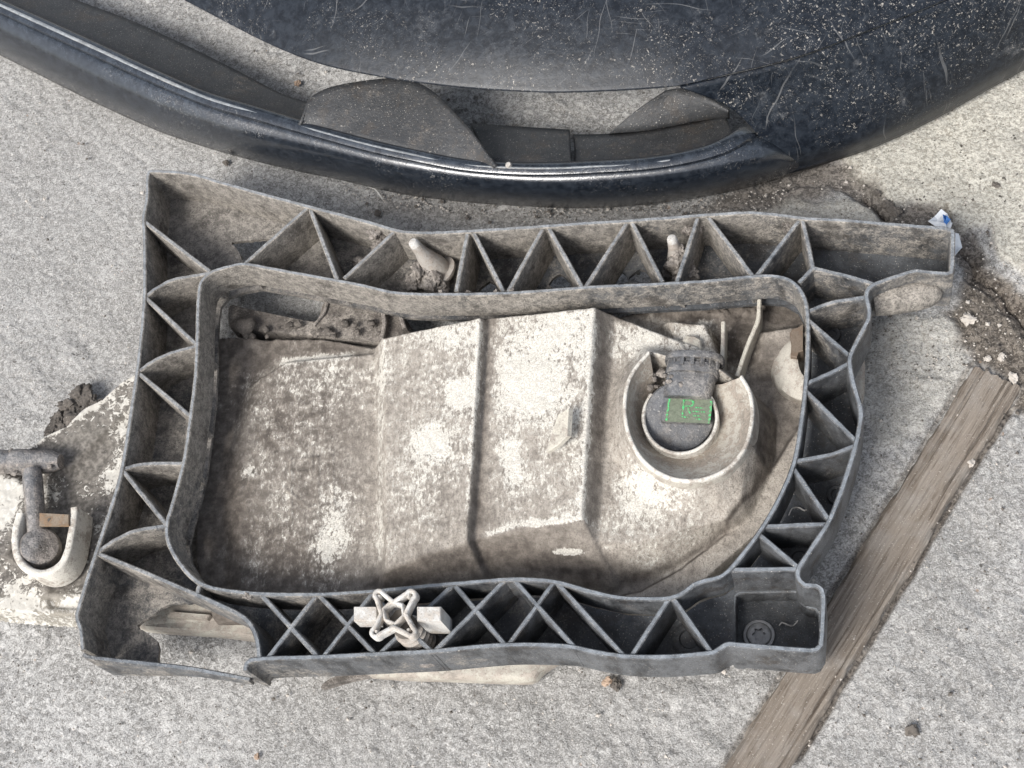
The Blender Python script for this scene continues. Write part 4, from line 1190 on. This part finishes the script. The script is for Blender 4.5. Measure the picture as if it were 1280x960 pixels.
surf('side_panel', [E, M1, M2, M3, M4], [0] * 5, MAT_BUMP, 110, per=6)
U = [(-120, -60), (-40, -15), (0, 5), (110, 55), (250, 118), (330, 142), (400, 163), (470, 182), (520, 193), (580, 204), (640, 209), (700, 209), (740, 207), (800, 203), (850, 196), (890, 186), (915, 174), (936, 160), (962, 150)]
L = [(-120, 5), (-40, 45), (0, 65), (65, 98), (130, 130), (210, 165), (290, 190), (360, 207), (430, 222), (510, 240), (600, 250), (680, 255), (740, 256), (800, 252), (850, 246), (900, 238), (950, 226), (990, 214), (1034, 200)]
rU = resample([np.array([q[0], q[1], 0.]) * .001 for q in U], 60) * 1000
rL = resample([np.array([q[0], q[1], 0.]) * .001 for q in L], 60) * 1000
def between(s):
    return [(a[0] * (1 - s) + b[0] * s, a[1] * (1 - s) + b[1] * s) for a, b in zip(rU, rL)]
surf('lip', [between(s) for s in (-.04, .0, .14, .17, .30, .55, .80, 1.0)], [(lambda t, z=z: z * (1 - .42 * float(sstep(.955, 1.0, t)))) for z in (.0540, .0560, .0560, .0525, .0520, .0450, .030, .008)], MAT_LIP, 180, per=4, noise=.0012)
# worn bead on the lip's inner edge
surf('lip_bead', [between(q)[:56] for q in (-.10, -.05, .02, .10, .15)], [(lambda t, z=z: z * (1 - .42 * float(sstep(.955, 1.0, t)))) for z in (.0500, .0565, .0590, .0570, .0500)], m_plastic('bead', base=(.03, .033, .038), film=(.16, .175, .19), amount=.55, topamt=.8, top=(.30, .32, .335), rough=.35), 260, per=3, noise=.002)
# inside of the lip seen through the slot
I = [(-90, -95), (20, -40), (85, -5), (165, 26), (240, 60), (300, 90), (350, 116), (385, 128), (430, 145), (480, 168), (540, 188), (600, 203)]
J = [(-120, -62), (-40, -17), (60, 30), (150, 73), (250, 118), (330, 142), (400, 163), (440, 174), (480, 184), (520, 194), (560, 201), (620, 209)]
surf('inner_flange', [I, [((a[0] + b[0]) / 2, (a[1] + b[1]) / 2) for a, b in zip(I, J)], J], [.030, .038, .052], MAT_INNER, 120, per=4)
# hanging flap
fl0 = [(375, 150), (385, 128), (405, 115), (430, 108), (480, 101), (515, 102), (545, 118), (570, 142), (592, 166), (622, 207)]
fl1 = [(370, 156), (385, 150), (405, 145), (430, 142), (470, 140), (505, 142), (530, 152), (555, 168), (585, 186), (621, 208)]
fl2 = [(366, 158), (385, 162), (410, 168), (430, 173), (462, 180), (495, 188), (520, 194), (550, 200), (580, 204), (620, 209)]
surf('flap', [fl0, fl1, fl2], [.062, .058, .053], MAT_INNER, 90, per=5, noise=.003)
# stepped strip at the back of the slot
surf('strip_block', [[(588, 154), (650, 158), (712, 162)], [(600, 178), (655, 180), (713, 182)], [(615, 203), (660, 205), (714, 205)]], [.034, .040, .052], MAT_INNER, 40, per=3, thick=.004)
surf('slot_strip', [[(716, 168), (760, 167), (810, 162), (850, 155), (880, 149), (905, 143)], [(718, 188), (765, 187), (815, 181), (855, 173), (885, 167), (912, 156)], [(718, 207), (770, 205), (820, 200), (860, 193), (890, 185), (916, 172)]], [.030, .036, .046], MAT_INNER, 60, per=3)
surf('slot_web', [[(832, 113), (852, 110), (875, 117), (895, 126), (912, 136)], [(798, 136), (830, 135), (860, 136), (890, 139), (912, 141)], [(762, 166), (800, 163), (850, 154), (885, 147), (912, 144)]], [.050, .040, .029], MAT_INNER, 50, per=3)
MB().lathe(P(636, 208, .056), P(636, 205, .062), [(0, .0025), (.6, .0024), (1, .0012)], 12).build('rivet', MAT_KNOB, BU)

# ------------------------------------------------------------------ weathered wooden lath
def lath():
    left = LATH_L
    right = LATH_R
    n = 260; mcol = 34
    a = resample([P(x, y, .006) for x, y in left], n); b = resample([P(x, y, .006) for x, y in right], n)
    t = np.linspace(0, 1, mcol)
    G = a[:, None, :] * (1 - t[None, :, None]) + b[:, None, :] * t[None, :, None]
    S = np.linspace(0, 1, n)[:, None] * np.ones((1, mcol)); W = np.ones((n, 1)) * t[None, :]
    wob = (fbm(S, S * 0 + .3, 26, 501, 4) - .5)
    axis = (a[0] - a[-1]); axis /= np.linalg.norm(axis); sidev = np.array([axis[1], -axis[0], 0])
    edge = np.abs(W - .5) * 2
    G += sidev * ((fbm(S * 1.0 + W * 9, W * 3, 30, 502, 4) - .5) * .004 * edge ** 3)[..., None]
    end = (1 - sstep(0, .05, S)) * (fbm(W, S * .2, 22, 503, 3) - .35)
    G += axis * (end * .003)[..., None]
    Z = .0024 + (fbm(W * 1.0, S * .06, 24, 504, 4) - .5) * .0012 + (fbm(W, S * .5, 60, 505, 3) - .5) * .0012 - sstep(.86, 1.0, edge) * .0035
    Z -= sstep(.76, .82, fbm(W, S * .05, 20, 506, 2)) * .0018
    mb = MB(); V = []; Fc = []
    for i in range(n):
        for j in range(mcol):
            V.append((G[i, j, 0], G[i, j, 1], Z[i, j]))
    for i in range(n):
        for j in range(mcol):
            V.append((G[i, j, 0], G[i, j, 1], -.006))
    K = n * mcol
    for i in range(n - 1):
        for j in range(mcol - 1):
            q = i * mcol + j
            Fc.append((q, q + 1, q + mcol + 1, q + mcol))
    rim = [j for j in range(mcol)] + [i * mcol + mcol - 1 for i in range(1, n)] + [(n - 1) * mcol + j for j in range(mcol - 2, -1, -1)] + [i * mcol for i in range(n - 2, 0, -1)]
    for i in range(len(rim)):
        p, q = rim[i], rim[(i + 1) % len(rim)]
        Fc.append((p, p + K, q + K, q))
    mb.add(V, Fc)
    o = mb.build('wooden_lath', MAT_WOOD, None, smooth=55)
    tag(o, 'weathered brown wooden lath lying diagonally beside the bracket', 'wood strip')
lath()

# ------------------------------------------------------------------ litter and pebbles
ps = thing('paper_scrap', 'crumpled blue and white scrap behind the bracket corner', 'litter', P(1182, 282, 0.004))
def crumple(pts, z, seed, name, mat):
    rs = np.random.RandomState(seed)
    c = np.mean([P(x, y, z) for x, y in pts], 0); c[2] += .004
    V = [c]; n = len(pts)
    for x, y in pts:
        p = P(x, y, z); p[2] += rs.uniform(-.003, .005); V.append(p)
    for x, y in pts:
        p = P(x, y, z); q = (p + c) / 2; q[2] += rs.uniform(-.003, .005); V.append(q)
    Fc = []
    for i in range(n):
        j = (i + 1) % n
        Fc.append((1 + i, 1 + j, 1 + n + j, 1 + n + i)); Fc.append((1 + n + i, 1 + n + j, 0))
    mb = MB(); mb.add(V, Fc)
    return solid(mb.build(name, mat, ps, smooth=0), .0004)
crumple([(1160, 281), (1168, 272), (1176, 266), (1184, 270), (1190, 282), (1186, 292), (1172, 290)], .018, 4, 'crumpled_sheet', MAT_WHITE)
crumple([(1190, 288), (1198, 296), (1203, 308), (1199, 316), (1193, 320), (1189, 304)], .016, 5, 'torn_edge', MAT_WHITE)
crumple([(1178, 272), (1184, 270), (1188, 278), (1181, 281)], .0235, 6, 'blue_print', MAT_BLUE)

PEB = [(1210, 399, 7.5, 0, 'pale angular pebble on the dark patch right of the bracket'), (1213, 577, 5, 0, 'small white pebble at the edge of the wooden lath'),
       (371, 103, 5, 2, 'pinkish pebble on the concrete inside the bumper slot'), (1140, 912, 6, 1, 'brown crumb on the concrete at bottom right'), (1068, 796, 4, 0, 'tiny pale pebble beside the middle of the wooden lath'),
       (1108, 254, 7, 1, 'reddish brown stone wedged in the dirt joint'), (1118, 262, 6, 1, 'dark stone in the dirt joint below the reddish stone'), (1096, 240, 5, 1, 'dark crumb at the bumper end of the dirt joint'),
       (758, 852, 5, 2, 'tan pebble just below the bracket rim'), (770, 856, 6, 1, 'dark fragment below the bracket rim beside the tan pebble'), (282, 202, 4, 1, 'dark pebble on the concrete between bumper lip and bracket'),
       (1252, 446, 5, 0, 'pale grit stone on the dark patch near the lath end'), (1268, 472, 6, 0, 'whitish stone at the top end of the wooden lath'), (1235, 447, 3.5, 0, 'tiny whitish grit by the lath end'),
       (1146, 230, 4, 1, 'black speck stone on the pale slab'), (1245, 231, 5, 1, 'dark pebble on the pale concrete slab'), (320, 945, 4, 2, 'orange tinted pebble at the bottom edge'), (905, 838, 3, 0, 'tiny white crumb under the bracket corner'),
       (472, 265, 5, 1, 'dark clod on the ground above the bracket rim')]
SM = [MAT_STONE, MAT_STONE2, m_flat('tan_stone', (0.42, 0.31, 0.23), .9, .4, 250)]
for i, (x, y, r, k, lb) in enumerate(PEB):
    p = P(x, y, 0.002); R = r * .0005
    o = lump((p[0], p[1], R * .35), R, 100 + i, .65, 3, .55).build('pebble', SM[k], None, smooth=40)
    tag(o, lb, 'pebble', 'loose pebbles')

def fibre(pts, lab):
    mb = MB(); w = cr([P(*q) for q in pts], .002)
    rows = []
    for q in w:
        rows.append([(q[0] + .00045 * math.cos(a), q[1] + .00045 * math.sin(a), q[2] + .0004 * math.sin(a * 1.0 + 1)) for a in (0, 2.1, 4.2)])
    mb.loft(rows, closed=True)
    tag(mb.build('fibre', MAT_FIBRE, None), lab, 'fibre', 'loose fibres')
fibre([(986, 644, .039), (990, 636, .040), (998, 634, .039), (1006, 638, .040), (1015, 634, .039), (1024, 636, .039)], 'curled pale fibre in the lower right rib cell')
fibre([(974, 782, .0220), (978, 778, .0230), (985, 781, .0240), (992, 782, .0230), (997, 776, .0230)], 'short pale fibre beside the star-drive screw')
fibre([(460, 233, .003), (468, 236, .004), (474, 243, .003), (478, 249, .003)], 'pale fibre on the ground above the bracket')

# loose grit
def grit(seed, mat, lab):
    mb = MB()
    rs = np.random.RandomState(seed)
    base = np.array([(1, 0, 0), (-1, 0, 0), (0, 1, 0), (0, -1, 0), (0, 0, 1), (0, 0, -1)], float)
    fc = [(0, 2, 4), (2, 1, 4), (1, 3, 4), (3, 0, 4), (2, 0, 5), (1, 2, 5), (3, 1, 5), (0, 3, 5)]
    for i in range(2600):
        if i < 1800: x, y = rs.uniform(-20, 1300), rs.uniform(-20, 980)
        elif i < 2200: x, y = rs.uniform(1050, 1290), rs.uniform(220, 480)
        else:
            t = rs.rand(); x = 430 + 560 * t; y = 243 + 18 * math.sin(t * 3.1) + rs.normal() * 8
        r = rs.uniform(.0003, .0009) + (rs.rand() < .06) * rs.uniform(.0004, .0012)
        p = P(x, y, .0005)
        V = base * r * rs.uniform(.6, 1.3, (6, 1)) * np.array([1, 1, .7])
        a = rs.rand() * 6.3; c, s = math.cos(a), math.sin(a)
        mb.add([(p[0] + v[0] * c - v[1] * s, p[1] + v[0] * s + v[1] * c, p[2] + v[2] + .0002) for v in V], fc)
    o = mb.build('grit', mat, None, smooth=0)
    tag(o, lab, 'grit', kind='stuff')
grit(5, MAT_STONE, 'fine pale grit scattered over the concrete')
grit(6, MAT_STONE2, 'fine dark grit scattered over the concrete')
